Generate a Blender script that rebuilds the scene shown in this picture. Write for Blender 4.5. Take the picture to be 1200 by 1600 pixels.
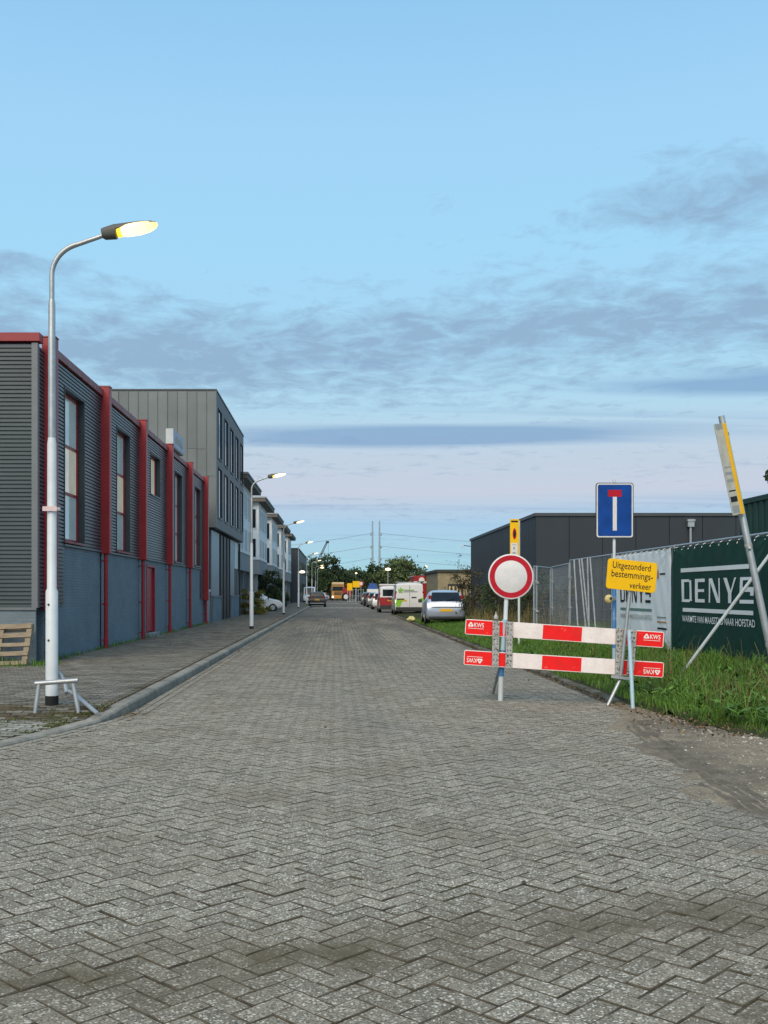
import bpy, bmesh, math, random
from mathutils import Vector, Matrix, noise
R = random.Random(11)
rad = math.radians
sc = bpy.context.scene
COL = sc.collection
for _o in list(bpy.data.objects):
    bpy.data.objects.remove(_o)

# ------------------------------------------------------------------ camera
F, H, VX, VY = 1600.0, 1.5, 524.0, 926.0      # focal length in photo pixels, eye height, vanishing point of the street
cam = bpy.data.cameras.new('camera')
camo = bpy.data.objects.new('camera', cam)
COL.objects.link(camo)
camo.location = (0, 0, H)
camo.rotation_euler = (rad(90), 0, 0)
cam.sensor_width = 36
cam.lens = 36 * F / 1600
cam.shift_x = (600 - VX) / 1600
cam.shift_y = (VY - 800) / 1600
cam.clip_end = 6000
cam.clip_start = 0.05
sc.camera = camo

# ------------------------------------------------------------------ sky, sun, exposure
SUN_EL, SUN_AZ = rad(42), rad(196)             # soft light from behind the camera, a little to the left
def lin(r, g, b):
    f = lambda c: (c / 255 / 12.92) if c <= 10 else ((c / 255 + 0.055) / 1.055) ** 2.4
    return (f(r), f(g), f(b), 1)
world = bpy.data.worlds.new('World')
sc.world = world
world.use_nodes = True
wt = world.node_tree
wt.nodes.clear()
def wn(t, **kw):
    n = wt.nodes.new(t)
    for k, v in kw.items():
        setattr(n, k, v)
    return n
def wm_(op, a, b=None, c=None, clamp=False):
    n = wn('ShaderNodeMath', operation=op, use_clamp=clamp)
    for i, v in enumerate((a, b, c)):
        if v is None:
            continue
        if isinstance(v, (int, float)):
            n.inputs[i].default_value = v
        else:
            wt.links.new(v, n.inputs[i])
    return n.outputs[0]
def wmix(fac, a, b, mode='MIX'):
    n = wn('ShaderNodeMix', data_type='RGBA', blend_type=mode)
    for s, v in ((n.inputs[0], fac), (n.inputs[6], a), (n.inputs[7], b)):
        if isinstance(v, (int, float)):
            s.default_value = v
        elif isinstance(v, tuple):
            s.default_value = v
        else:
            wt.links.new(v, s)
    return n.outputs[2]
tc = wn('ShaderNodeTexCoord')
sep = wn('ShaderNodeSeparateXYZ')
wt.links.new(tc.outputs['Generated'], sep.inputs[0])
sx, sy, sz = sep.outputs
hyp = wm_('SQRT', wm_('ADD', wm_('MULTIPLY', sx, sx), wm_('MULTIPLY', sy, sy)))
tel = wm_('MULTIPLY', wm_('DIVIDE', sz, wm_('MAXIMUM', hyp, 0.02)), 1.28)        # 1.28 x tangent of the elevation
taz = wm_('MULTIPLY', wm_('ARCTAN2', sx, sy), 1.25)        # 1.25 x azimuth from the street's direction
nish = wn('ShaderNodeTexSky', sky_type='NISHITA', sun_disc=False)
nish.sun_elevation = SUN_EL
nish.sun_rotation = SUN_AZ
nish.air_density = 1.0
nish.dust_density = 0.6
nish.ozone_density = 2.0
ramp = wn('ShaderNodeValToRGB')
wt.links.new(wm_('MULTIPLY', tel, 1.0, clamp=True), ramp.inputs[0])
stops = [(0.0, lin(162, 208, 222)), (0.04, lin(161, 208, 226)), (0.085, lin(166, 202, 230)), (0.125, lin(197, 204, 220)),
         (0.17, lin(192, 208, 224)), (0.23, lin(178, 216, 236)), (0.30, lin(169, 217, 243)), (0.43, lin(165, 218, 249)),
         (0.58, lin(162, 213, 248)), (0.75, lin(148, 202, 242)), (1.0, lin(128, 184, 232))]
el = ramp.color_ramp.elements
el[0].position, el[0].color = stops[0]
el[1].position, el[1].color = stops[-1]
for p, c in stops[1:-1]:
    e = el.new(p)
    e.color = c
nb = wn('ShaderNodeVectorMath', operation='SCALE')
wt.links.new(nish.outputs[0], nb.inputs[0])
nb.inputs['Scale'].default_value = 0.10
base = wmix(0.92, nb.outputs[0], ramp.outputs[0])
# clouds: noise on a flat layer overhead, seen in perspective
def cloud(scx, scy, scale, detail, rough, seed, dz):
    cz = wm_('ADD', wm_('MAXIMUM', sz, 0.0), dz)
    cmb = wn('ShaderNodeCombineXYZ')
    wt.links.new(wm_('MULTIPLY', wm_('DIVIDE', sx, cz), scx), cmb.inputs[0])
    wt.links.new(wm_('MULTIPLY', wm_('DIVIDE', sy, cz), scy), cmb.inputs[1])
    cmb.inputs[2].default_value = seed
    nz = wn('ShaderNodeTexNoise')
    nz.inputs['Scale'].default_value = scale * 1.05
    nz.inputs['Detail'].default_value = detail
    nz.inputs['Roughness'].default_value = rough
    nz.inputs['Distortion'].default_value = 0.35
    wt.links.new(cmb.outputs[0], nz.inputs['Vector'])
    return nz.outputs[0]
def gauss(v, c, w):
    d = wm_('DIVIDE', wm_('SUBTRACT', v, c), w)
    return wm_('POWER', 2.718, wm_('MULTIPLY', wm_('MULTIPLY', d, d), -1.0))
big = cloud(0.55, 1.0, 1.15, 4, 0.5, 3.7, 0.06)
fine = cloud(1.25, 1.15, 5.6, 10, 0.66, 1.2, 0.06)
streak = cloud(0.10, 1.25, 1.35, 5, 0.5, 8.3, 0.05)
tex = wm_('ADD', wm_('MULTIPLY', big, 0.36), wm_('MULTIPLY', fine, 0.64))
azr = lambda c, w: gauss(taz, c, w)
bias = wm_('ADD', wm_('MULTIPLY', gauss(tel, 0.315, 0.065), 0.155), wm_('MULTIPLY', wm_('MULTIPLY', gauss(tel, 0.475, 0.060), azr(0.44, 0.15)), 0.21))
bias = wm_('ADD', bias, wm_('MULTIPLY', wm_('MULTIPLY', gauss(tel, 0.39, 0.03), azr(-0.42, 0.16)), 0.16))
bias = wm_('ADD', bias, wm_('MULTIPLY', wm_('MULTIPLY', gauss(tel, 0.335, 0.03), azr(0.27, 0.30)), 0.07))
bias = wm_('ADD', bias, wm_('MULTIPLY', wm_('MULTIPLY', gauss(tel, 0.285, 0.03), azr(-0.22, 0.22)), 0.08))
bias = wm_('SUBTRACT', bias, wm_('MULTIPLY', gauss(tel, 0.66, 0.13), 0.12))
c1 = wm_('MULTIPLY', wm_('SUBTRACT', wm_('ADD', tex, bias), 0.545), 5.0, clamp=True)
b2 = wm_('MULTIPLY', wm_('MULTIPLY', gauss(tel, 0.193, 0.014), azr(0.10, 0.24)), 0.46)
b2 = wm_('ADD', b2, wm_('MULTIPLY', wm_('MULTIPLY', gauss(tel, 0.242, 0.014), azr(0.52, 0.22)), 0.26))
b2 = wm_('ADD', b2, wm_('MULTIPLY', gauss(tel, 0.11, 0.012), 0.12))
b2 = wm_('ADD', b2, wm_('MULTIPLY', gauss(tel, 0.15, 0.07), 0.05))
c2 = wm_('MULTIPLY', wm_('SUBTRACT', wm_('ADD', streak, b2), 0.60), 4.2, clamp=True)
s1 = wmix(wm_('MULTIPLY', c1, 0.74), base, lin(137, 164, 194))
s2 = wmix(wm_('MULTIPLY', c2, 0.72), s1, lin(122, 160, 200))
bg = wn('ShaderNodeBackground')
wt.links.new(s2, bg.inputs[0])
bg.inputs[1].default_value = 1.035
wo = wn('ShaderNodeOutputWorld')
wt.links.new(bg.outputs[0], wo.inputs[0])

sl = bpy.data.lights.new('sun', 'SUN')
sl.energy = 3.3
sl.angle = rad(50)
sl.color = (1.0, 0.83, 0.61)
so = bpy.data.objects.new('sun', sl)
COL.objects.link(so)
so.rotation_euler = Vector((math.sin(SUN_AZ) * math.cos(SUN_EL), math.cos(SUN_AZ) * math.cos(SUN_EL), math.sin(SUN_EL))).to_track_quat('Z', 'Y').to_euler()
so.location = (0, -20, 30)
vs = sc.view_settings
vs.view_transform = 'Standard'
vs.look = 'None'
vs.exposure = 0.0
vs.gamma = 1.0
vs.use_curve_mapping = False

# ------------------------------------------------------------------ helpers
K = F / 1250.0        # distances along the street were first laid out in steps of a shorter focal length
def G(px, py, z=0.0):
    Y = F * (H - z) / (py - VY)
    return ((px - VX) * Y / F, Y)
def P(px, py, Y):
    return Vector(((px - VX) * Y / F, Y, H - (py - VY) * Y / F))
def sstep(a, b, x):
    t = max(0.0, min(1.0, (x - a) / (b - a)))
    return t * t * (3 - 2 * t)
def interp(tab, v):
    if v <= tab[0][0]:
        return tab[0][1]
    for (a, x), (b, y) in zip(tab, tab[1:]):
        if v <= b:
            return x + (y - x) * (v - a) / (b - a)
    return tab[-1][1]
def wmat(o):
    m = o.matrix_basis.copy()
    while o.parent:
        o = o.parent
        m = o.matrix_basis @ m
    return m

class MB:
    def __init__(self):
        self.v, self.f, self.t = [], [], []
    def add(self, vs, fs, tone=None):
        n = len(self.v)
        self.v += [tuple(p) for p in vs]
        self.f += [tuple(i + n for i in f) for f in fs]
        if tone is not None:
            self.t += [tone] * len(fs)
        return self
    def box(self, x0, x1, y0, y1, z0, z1):
        vs = [(x, y, z) for z in (z0, z1) for y in (y0, y1) for x in (x0, x1)]
        return self.add(vs, [(0, 2, 3, 1), (4, 5, 7, 6), (0, 1, 5, 4), (2, 6, 7, 3), (0, 4, 6, 2), (1, 3, 7, 5)])
    def obox(self, o, u, v, n):
        """box from corner o spanned by vectors u, v, n"""
        o, u, v, n = Vector(o), Vector(u), Vector(v), Vector(n)
        vs = [o, o + u, o + v, o + u + v, o + n, o + u + n, o + v + n, o + u + v + n]
        return self.add(vs, [(0, 2, 3, 1), (4, 5, 7, 6), (0, 1, 5, 4), (2, 6, 7, 3), (0, 4, 6, 2), (1, 3, 7, 5)])
    def quad(self, a, b, c, d):
        return self.add([a, b, c, d], [(0, 1, 2, 3)])
    def bar(self, a, b, w, h=None):
        """square bar from a to b"""
        a, b = Vector(a), Vector(b)
        h = h or w
        d = (b - a)
        s = d.cross(Vector((0, 0, 1)))
        if s.length < 1e-6:
            s = Vector((1, 0, 0))
        s.normalize()
        t = s.cross(d).normalized()
        return self.obox(a - s * w / 2 - t * h / 2, s * w, t * h, d)
    def tube(self, pts, r, n=10, caps=True):
        pts = [Vector(p) for p in pts]
        rs = r if isinstance(r, (list, tuple)) else [r] * len(pts)
        vs, fs = [], []
        ref = None
        for i, p in enumerate(pts):
            d = (pts[min(i + 1, len(pts) - 1)] - pts[max(i - 1, 0)])
            if d.length < 1e-9:
                d = Vector((0, 0, 1))
            d.normalize()
            if ref is None:
                ref = Vector((1, 0, 0)) if abs(d.x) < 0.9 else Vector((0, 1, 0))
            s = (ref - d * ref.dot(d)).normalized()
            ref = s
            t = d.cross(s)
            for k in range(n):
                a = 2 * math.pi * k / n
                vs.append(p + (s * math.cos(a) + t * math.sin(a)) * rs[i])
        for i in range(len(pts) - 1):
            for k in range(n):
                k2 = (k + 1) % n
                fs.append((i * n + k, i * n + k2, (i + 1) * n + k2, (i + 1) * n + k))
        if caps:
            fs.append(tuple(range(n - 1, -1, -1)))
            fs.append(tuple((len(pts) - 1) * n + k for k in range(n)))
        return self.add(vs, fs)
    def prism(self, poly, o, u, v, n):
        """2-D polygon (counter-clockwise) placed at o with axes u, v and extruded along n"""
        o, u, v, n = Vector(o), Vector(u), Vector(v), Vector(n)
        k = len(poly)
        a = [o + u * p[0] + v * p[1] for p in poly]
        b = [p + n for p in a]
        fs = [tuple(range(k - 1, -1, -1)), tuple(range(k, 2 * k))]
        fs += [(i, (i + 1) % k, k + (i + 1) % k, k + i) for i in range(k)]
        return self.add(a + b, fs)
    def lathe(self, prof, o, ax, n=24):
        """profile of (radius, along) turned round axis ax through o"""
        o, ax = Vector(o), Vector(ax).normalized()
        s = ax.orthogonal().normalized()
        t = ax.cross(s)
        vs, fs = [], []
        for (r, h) in prof:
            for k in range(n):
                a = 2 * math.pi * k / n
                vs.append(o + ax * h + (s * math.cos(a) + t * math.sin(a)) * r)
        m = len(prof)
        for i in range(m - 1):
            for k in range(n):
                k2 = (k + 1) % n
                fs.append((i * n + k, i * n + k2, (i + 1) * n + k2, (i + 1) * n + k))
        fs.append(tuple(range(n - 1, -1, -1)))
        fs.append(tuple((m - 1) * n + k for k in range(n)))
        return self.add(vs, fs)
    def mesh(self, name, inv=None, bevel=0.0, smooth=False):
        me = bpy.data.meshes.new(name)
        vs = [inv @ Vector(p) for p in self.v] if inv is not None else self.v
        me.from_pydata(vs, [], self.f)
        if self.t:
            a = me.attributes.new('tone', 'FLOAT', 'FACE')
            a.data.foreach_set('value', self.t)
        bm = bmesh.new()
        bm.from_mesh(me)
        if len(bm.faces) < 60000 and not self.t:
            bmesh.ops.recalc_face_normals(bm, faces=bm.faces)
        if bevel:
            es = [e for e in bm.edges if e.is_manifold and e.calc_face_angle(0) > 0.6]
            bmesh.ops.bevel(bm, geom=es, offset=bevel, segments=1, affect='EDGES', clamp_overlap=True)
        bm.to_mesh(me)
        bm.free()
        if smooth:
            me.polygons.foreach_set('use_smooth', [True] * len(me.polygons))
            me.set_sharp_from_angle(angle=rad(smooth if smooth is not True else 40))
        return me
    def build(self, name, m, parent=None, bevel=0.0, smooth=False, kind=None, label=None):
        """link as one mesh object; the points are in world space"""
        inv = wmat(parent).inverted() if parent is not None else None
        me = self.mesh(name, inv, bevel, smooth)
        me.materials.append(m)
        o = bpy.data.objects.new(name, me)
        COL.objects.link(o)
        if parent is not None:
            o.parent = parent
        if kind:
            o['kind'] = kind
        if label:
            o['label'] = label
        return o

def tag(o, label, cat, group=None):
    o['label'] = label
    o['category'] = cat
    if group:
        o['group'] = group
    return o
def thing(name, label, cat, loc=(0, 0, 0), rotz=0.0, group=None):
    o = bpy.data.objects.new(name, None)
    o.empty_display_size = 0.2
    COL.objects.link(o)
    o.location = loc
    o.rotation_euler = (0, 0, rotz)
    return tag(o, label, cat, group)
def copy_tree(o, loc=None, rotz=None, label=None, parent=None):
    c = o.copy()
    COL.objects.link(c)
    if parent is not None:
        c.parent = parent
    if loc is not None:
        c.location = loc
    if rotz is not None:
        c.rotation_euler = (0, 0, rotz)
    if label:
        c['label'] = label
    for ch in list(o.children):
        copy_tree(ch, parent=c)
    return c

# ------------------------------------------------------------------ materials
def M(name, col, rough=0.6, metal=0.0, var=0.12, scale=3.0, col2=None, cut=(0.35, 0.7), bump=0.0, bscale=80.0, spec=0.5,
      emit=None, estr=0.0, tone=0.0, stretch=(1, 1, 1), fine=0.0, coat=0.0):
    m = bpy.data.materials.new(name)
    m.use_nodes = True
    nt = m.node_tree
    b = nt.nodes['Principled BSDF']
    L = nt.links.new
    b.inputs['Roughness'].default_value = rough
    b.inputs['Metallic'].default_value = metal
    b.inputs['Specular IOR Level'].default_value = spec
    b.inputs['Coat Weight'].default_value = coat
    t = nt.nodes.new('ShaderNodeNewGeometry')
    mp = nt.nodes.new('ShaderNodeMapping')
    mp.inputs['Scale'].default_value = stretch
    L(t.outputs['Position'], mp.inputs[0])
    nz = nt.nodes.new('ShaderNodeTexNoise')
    nz.inputs['Scale'].default_value = scale
    nz.inputs['Detail'].default_value = 6
    nz.inputs['Roughness'].default_value = 0.6
    L(mp.outputs[0], nz.inputs['Vector'])
    rp = nt.nodes.new('ShaderNodeValToRGB')
    rp.color_ramp.elements[0].position, rp.color_ramp.elements[1].position = cut
    c = (*col[:3], 1)
    if col2:
        rp.color_ramp.elements[0].color, rp.color_ramp.elements[1].color = c, (*col2[:3], 1)
    else:
        rp.color_ramp.elements[0].color = tuple(x * (1 - var) for x in c[:3]) + (1,)
        rp.color_ramp.elements[1].color = tuple(x * (1 + var) for x in c[:3]) + (1,)
    L(nz.outputs[0], rp.inputs[0])
    out = rp.outputs[0]
    def mul(sock, val_sock, lo, hi, rng=(0.0, 1.0)):
        mr = nt.nodes.new('ShaderNodeMapRange')
        mr.inputs['From Min'].default_value, mr.inputs['From Max'].default_value = rng
        mr.inputs['To Min'].default_value, mr.inputs['To Max'].default_value = lo, hi
        L(val_sock, mr.inputs['Value'])
        vm = nt.nodes.new('ShaderNodeVectorMath')
        vm.operation = 'SCALE'
        L(sock, vm.inputs[0])
        L(mr.outputs[0], vm.inputs['Scale'])
        return vm.outputs[0]
    if tone:
        at = nt.nodes.new('ShaderNodeAttribute')
        at.attribute_name = 'tone'
        out = mul(out, at.outputs['Fac'], 1 - tone, 1 + tone)
    if fine:
        fz = nt.nodes.new('ShaderNodeTexNoise')
        fz.inputs['Scale'].default_value = bscale
        fz.inputs['Detail'].default_value = 3
        L(t.outputs['Position'], fz.inputs['Vector'])
        out = mul(out, fz.outputs[0], max(0.05, 1 - 1.6 * fine), 1 + 1.6 * fine, (0.3, 0.7))
    L(out, b.inputs['Base Color'])
    if bump:
        bz = nt.nodes.new('ShaderNodeTexNoise')
        bz.inputs['Scale'].default_value = bscale
        bz.inputs['Detail'].default_value = 4
        L(mp.outputs[0], bz.inputs['Vector'])
        bp = nt.nodes.new('ShaderNodeBump')
        bp.inputs['Strength'].default_value = bump
        bp.inputs['Distance'].default_value = 0.01
        L(bz.outputs[0], bp.inputs['Height'])
        L(bp.outputs[0], b.inputs['Normal'])
    if emit:
        b.inputs['Emission Color'].default_value = (*emit[:3], 1)
        b.inputs['Emission Strength'].default_value = estr
    return m

def speckle(m, scale, thresh, col, amount, smooth=0.03):
    """scatter light stone chips over a material: finds its Base Color and mixes Voronoi specks in"""
    nt = m.node_tree
    L = nt.links.new
    b = nt.nodes['Principled BSDF']
    src = b.inputs['Base Color'].links[0].from_socket
    geo = nt.nodes.new('ShaderNodeNewGeometry')
    vo = nt.nodes.new('ShaderNodeTexVoronoi')
    vo.inputs['Scale'].default_value = scale
    L(geo.outputs['Position'], vo.inputs['Vector'])
    sepc = nt.nodes.new('ShaderNodeSeparateColor')
    L(vo.outputs['Color'], sepc.inputs[0])
    mr = nt.nodes.new('ShaderNodeMapRange')
    mr.inputs['From Min'].default_value, mr.inputs['From Max'].default_value = thresh, thresh + smooth
    mr.inputs['To Max'].default_value = amount
    L(sepc.outputs[0], mr.inputs['Value'])
    mx = nt.nodes.new('ShaderNodeMix')
    mx.data_type = 'RGBA'
    L(mr.outputs[0], mx.inputs[0])
    L(src, mx.inputs[6])
    mx.inputs[7].default_value = (*col, 1)
    L(mx.outputs[2], b.inputs['Base Color'])
    return m
def overlay(m, scale, col, lo, hi, amount, stretch=(1, 1, 1), detail=5, yfrom=None, band=None):
    """large worn or dirty patches over a material"""
    nt = m.node_tree
    L = nt.links.new
    b = nt.nodes['Principled BSDF']
    src = b.inputs['Base Color'].links[0].from_socket
    geo = nt.nodes.new('ShaderNodeNewGeometry')
    mp = nt.nodes.new('ShaderNodeMapping')
    mp.inputs['Scale'].default_value = stretch
    L(geo.outputs['Position'], mp.inputs[0])
    nz = nt.nodes.new('ShaderNodeTexNoise')
    nz.inputs['Scale'].default_value = scale
    nz.inputs['Detail'].default_value = detail
    nz.inputs['Roughness'].default_value = 0.62
    L(mp.outputs[0], nz.inputs['Vector'])
    mr = nt.nodes.new('ShaderNodeMapRange')
    mr.inputs['From Min'].default_value, mr.inputs['From Max'].default_value = lo, hi
    mr.inputs['To Max'].default_value = amount
    L(nz.outputs[0], mr.inputs['Value'])
    fac = mr.outputs[0]
    def times(sock):
        t = nt.nodes.new('ShaderNodeMath')
        t.operation = 'MULTIPLY'
        L(fac, t.inputs[0])
        L(sock, t.inputs[1])
        return t.outputs[0]
    if yfrom or band:
        sp = nt.nodes.new('ShaderNodeSeparateXYZ')
        L(geo.outputs['Position'], sp.inputs[0])
    if yfrom:                                     # worn more the farther up the street
        ym = nt.nodes.new('ShaderNodeMapRange')
        ym.inputs['From Min'].default_value, ym.inputs['From Max'].default_value = yfrom
        L(sp.outputs[1], ym.inputs['Value'])
        fac = times(ym.outputs[0])
    if band:                                      # a smear of soil along the line y = c + k x
        c, k, w = band
        a1 = nt.nodes.new('ShaderNodeMath')
        a1.operation = 'MULTIPLY_ADD'
        L(sp.outputs[0], a1.inputs[0])
        a1.inputs[1].default_value, a1.inputs[2].default_value = -k, -c
        a2 = nt.nodes.new('ShaderNodeMath')
        L(a1.outputs[0], a2.inputs[0])
        L(sp.outputs[1], a2.inputs[1])
        a3 = nt.nodes.new('ShaderNodeMath')
        a3.operation = 'ABSOLUTE'
        L(a2.outputs[0], a3.inputs[0])
        ym = nt.nodes.new('ShaderNodeMapRange')
        ym.interpolation_type = 'SMOOTHSTEP'
        ym.inputs['From Min'].default_value, ym.inputs['From Max'].default_value = w, 0.0
        L(a3.outputs[0], ym.inputs['Value'])
        fac = times(ym.outputs[0])
    mx = nt.nodes.new('ShaderNodeMix')
    mx.data_type = 'RGBA'
    L(fac, mx.inputs[0])
    L(src, mx.inputs[6])
    mx.inputs[7].default_value = (*col, 1)
    L(mx.outputs[2], b.inputs['Base Color'])
    return m

mt = {}
mt['paver'] = M('paver_concrete', (0.278, 0.246, 0.190), 0.95, var=0.22, scale=26, bump=0.6, bscale=120, tone=0.17, fine=0.34, spec=0.12)
speckle(mt['paver'], 115, 0.87, (0.74, 0.69, 0.58), 0.85)
speckle(mt['paver'], 130, 0.88, (0.070, 0.067, 0.056), 0.70)
overlay(mt['paver'], 0.9, (0.160, 0.134, 0.090), 0.48, 0.72, 0.50, detail=6)
overlay(mt['paver'], 2.2, (0.115, 0.092, 0.056), 0.30, 0.62, 0.85, detail=6, band=(4.22, 0.275, 0.70))
overlay(mt['paver'], 1.7, (0.105, 0.085, 0.055), 0.42, 0.70, 0.65, detail=6, band=(3.4, 0.13, 0.45))
overlay(mt['paver'], 1.0, (0.120, 0.117, 0.106), 0.40, 0.62, 0.75, stretch=(1.2, 0.10, 1), yfrom=(14, 36))
overlay(mt['paver'], 0.35, (0.140, 0.136, 0.130), 0.52, 0.72, 0.55, stretch=(1, 0.35, 1))
mt['footpaver'] = M('footpath_concrete', (0.225, 0.208, 0.172), 0.95, var=0.2, scale=20, bump=0.5, bscale=150, tone=0.30, fine=0.12, spec=0.12)
overlay(mt['footpaver'], 1.3, (0.070, 0.062, 0.050), 0.45, 0.68, 0.7)
mt['moss'] = M('short_moss', (0.060, 0.082, 0.020), 0.9, var=0.3, scale=5, col2=(0.105, 0.110, 0.038), tone=0.4, spec=0.1)
mt['palepaver'] = M('pale_footpath_concrete', (0.33, 0.32, 0.27), 0.95, var=0.2, scale=14, bump=0.5, bscale=130, tone=0.30, fine=0.2, spec=0.12)
overlay(mt['palepaver'], 2.2, (0.10, 0.105, 0.045), 0.46, 0.66, 0.75)
mt['joint'] = M('joint_sand', (0.094, 0.081, 0.059), 0.98, var=0.4, scale=9, bump=0.6, bscale=160, fine=0.12, spec=0.1)
overlay(mt['joint'], 1.1, (0.045, 0.055, 0.022), 0.52, 0.7, 0.5)
mt['farroad'] = M('far_road', (0.182, 0.166, 0.134), 0.98, var=0.22, scale=7, bump=0.3, bscale=40, fine=0.12, spec=0.08)
overlay(mt['farroad'], 1.0, (0.120, 0.117, 0.106), 0.40, 0.62, 0.75, stretch=(1.2, 0.10, 1))
overlay(mt['farroad'], 0.35, (0.10, 0.098, 0.092), 0.50, 0.72, 0.6, stretch=(1, 0.3, 1))
mt['kerb'] = M('kerb_concrete', (0.270, 0.252, 0.210), 0.9, var=0.2, scale=9, bump=0.5, bscale=110, tone=0.15, fine=0.14, spec=0.25)
mt['oldkerb'] = M('old_kerb_concrete', (0.20, 0.185, 0.15), 0.95, var=0.3, scale=5, bump=0.9, bscale=60, tone=0.15, fine=0.2, spec=0.1)
overlay(mt['oldkerb'], 2.0, (0.060, 0.055, 0.030), 0.42, 0.60, 0.85)
overlay(mt['kerb'], 2.3, (0.120, 0.117, 0.090), 0.48, 0.70, 0.6)
mt['dirt'] = M('dirt', (0.300, 0.244, 0.170), 0.98, var=0.3, scale=4, bump=0.9, bscale=60, fine=0.14, spec=0.1, col2=(0.185, 0.152, 0.112))
speckle(mt['dirt'], 80, 0.95, (0.46, 0.43, 0.37), 0.8)
speckle(mt['dirt'], 60, 0.93, (0.09, 0.08, 0.065), 0.7)
overlay(mt['dirt'], 0.8, (0.090, 0.080, 0.066), 0.50, 0.68, 0.7, stretch=(1.3, 0.6, 1))
mt['track'] = M('pressed_dark_soil', (0.165, 0.140, 0.105), 0.98, var=0.3, scale=5, bump=0.8, bscale=70, fine=0.12, spec=0.1)
mt['soil'] = M('soil', (0.060, 0.058, 0.030), 0.98, var=0.3, scale=3, col2=(0.035, 0.052, 0.016), bump=0.8, bscale=50, spec=0.1)
mt['ground'] = M('field_ground', (0.075, 0.085, 0.040), 0.98, var=0.3, scale=0.3, spec=0.1)
mt['grass'] = M('grass_blades', (0.068, 0.148, 0.018), 0.55, var=0.25, scale=1.2, col2=(0.120, 0.232, 0.038), tone=0.5, spec=0.25)
mt['drygrass'] = M('dry_grass', (0.17, 0.14, 0.06), 0.8, var=0.25, scale=3, tone=0.4, spec=0.2)
mt['leaf_litter'] = M('fallen_leaf', (0.095, 0.052, 0.024), 0.85, var=0.4, scale=8, tone=0.5, spec=0.2, col2=(0.19, 0.13, 0.06))
mt['pebble'] = M('pebble', (0.34, 0.32, 0.28), 0.85, var=0.3, scale=9, tone=0.45, spec=0.3)
mt['clad'] = M('grey_cladding', (0.074, 0.090, 0.096), 0.34, metal=0.0, var=0.10, scale=0.8, spec=0.5, bump=0.05, bscale=12)
mt['cladtrim'] = M('cladding_trim', (0.150, 0.165, 0.175), 0.45, var=0.08, spec=0.5)
mt['red'] = M('red_coating', (0.29, 0.018, 0.024), 0.42, var=0.14, scale=2.2, spec=0.5)
mt['redfade'] = M('faded_red_coating', (0.25, 0.032, 0.034), 0.5, var=0.2, scale=2, col2=(0.27, 0.17, 0.16), cut=(0.4, 0.75), spec=0.5)
mt['reddoor'] = M('red_door_paint', (0.40, 0.026, 0.042), 0.45, var=0.06, spec=0.5)
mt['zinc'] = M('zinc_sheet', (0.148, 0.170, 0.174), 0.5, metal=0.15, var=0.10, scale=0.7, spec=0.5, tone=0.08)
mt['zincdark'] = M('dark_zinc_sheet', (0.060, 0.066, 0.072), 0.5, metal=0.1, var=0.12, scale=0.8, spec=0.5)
mt['steelpanel'] = M('blue_grey_panel', (0.20, 0.25, 0.29), 0.4, metal=0.2, var=0.12, scale=0.6, spec=0.5, stretch=(1, 3, 0.4))
mt['black'] = M('black_opening', (0.012, 0.014, 0.017), 0.5, var=0.1, spec=0.4)
mt['rubber'] = M('black_rubber', (0.016, 0.016, 0.017), 0.75, var=0.2, scale=20, spec=0.3)
mt['darkglass'] = M('dark_glass', (0.012, 0.016, 0.020), 0.08, var=0.2, scale=1.0, spec=0.4)
mt['white'] = M('white_render', (0.82, 0.82, 0.81), 0.8, var=0.07, scale=1.2, spec=0.3)
mt['whiteframe'] = M('white_frame', (0.70, 0.71, 0.71), 0.5, var=0.04, spec=0.4)
mt['greyrender'] = M('grey_render', (0.27, 0.275, 0.275), 0.85, var=0.1, scale=1.3, spec=0.3)
mt['eave'] = M('brown_eave', (0.145, 0.125, 0.105), 0.7, var=0.15, scale=2, spec=0.3)
mt['anthracite'] = M('anthracite_panel', (0.030, 0.038, 0.047), 0.5, var=0.10, scale=0.5, spec=0.4, stretch=(1, 1, 0.3))
mt['reveal'] = M('dark_window_reveal', (0.050, 0.060, 0.066), 0.5, var=0.08, spec=0.4)
mt['curtain'] = M('curtained_pane', (0.17, 0.20, 0.22), 0.35, var=0.25, scale=2.5, spec=0.4)
mt['loosetube'] = M('dull_tube_steel', (0.30, 0.32, 0.33), 0.6, metal=0.2, var=0.2, scale=9)
mt['beigebrick'] = M('beige_brick', (0.30, 0.25, 0.16), 0.9, var=0.2, scale=2.2, spec=0.2)
mt['galv'] = M('galvanised_steel', (0.42, 0.44, 0.45), 0.45, metal=0.6, var=0.12, scale=7, spec=0.5)
mt['galvold'] = M('weathered_galvanised_steel', (0.42, 0.42, 0.40), 0.6, metal=0.35, var=0.3, scale=30, spec=0.4, fine=0.12)
speckle(mt['galvold'], 45, 0.86, (0.09, 0.085, 0.08), 0.8)
mt['polewhite'] = M('pale_pole_paint', (0.62, 0.66, 0.68), 0.35, var=0.07, scale=4, spec=0.5)
mt['lampgrey'] = M('lamp_housing', (0.10, 0.095, 0.085), 0.5, var=0.1, spec=0.4)
mt['lamplens'] = M('lit_lamp_lens', (0.8, 0.7, 0.4), 0.3, var=0.02, emit=(1.0, 0.68, 0.25), estr=2.7)
mt['lamplensfar'] = M('lit_lamp_lens_far', (0.8, 0.7, 0.5), 0.3, var=0.02, emit=(1.0, 0.82, 0.50), estr=2.2)
mt['amberlens'] = M('lit_amber_reflector', (0.8, 0.6, 0.1), 0.3, var=0.02, emit=(1.0, 0.62, 0.03), estr=1.6)
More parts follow.
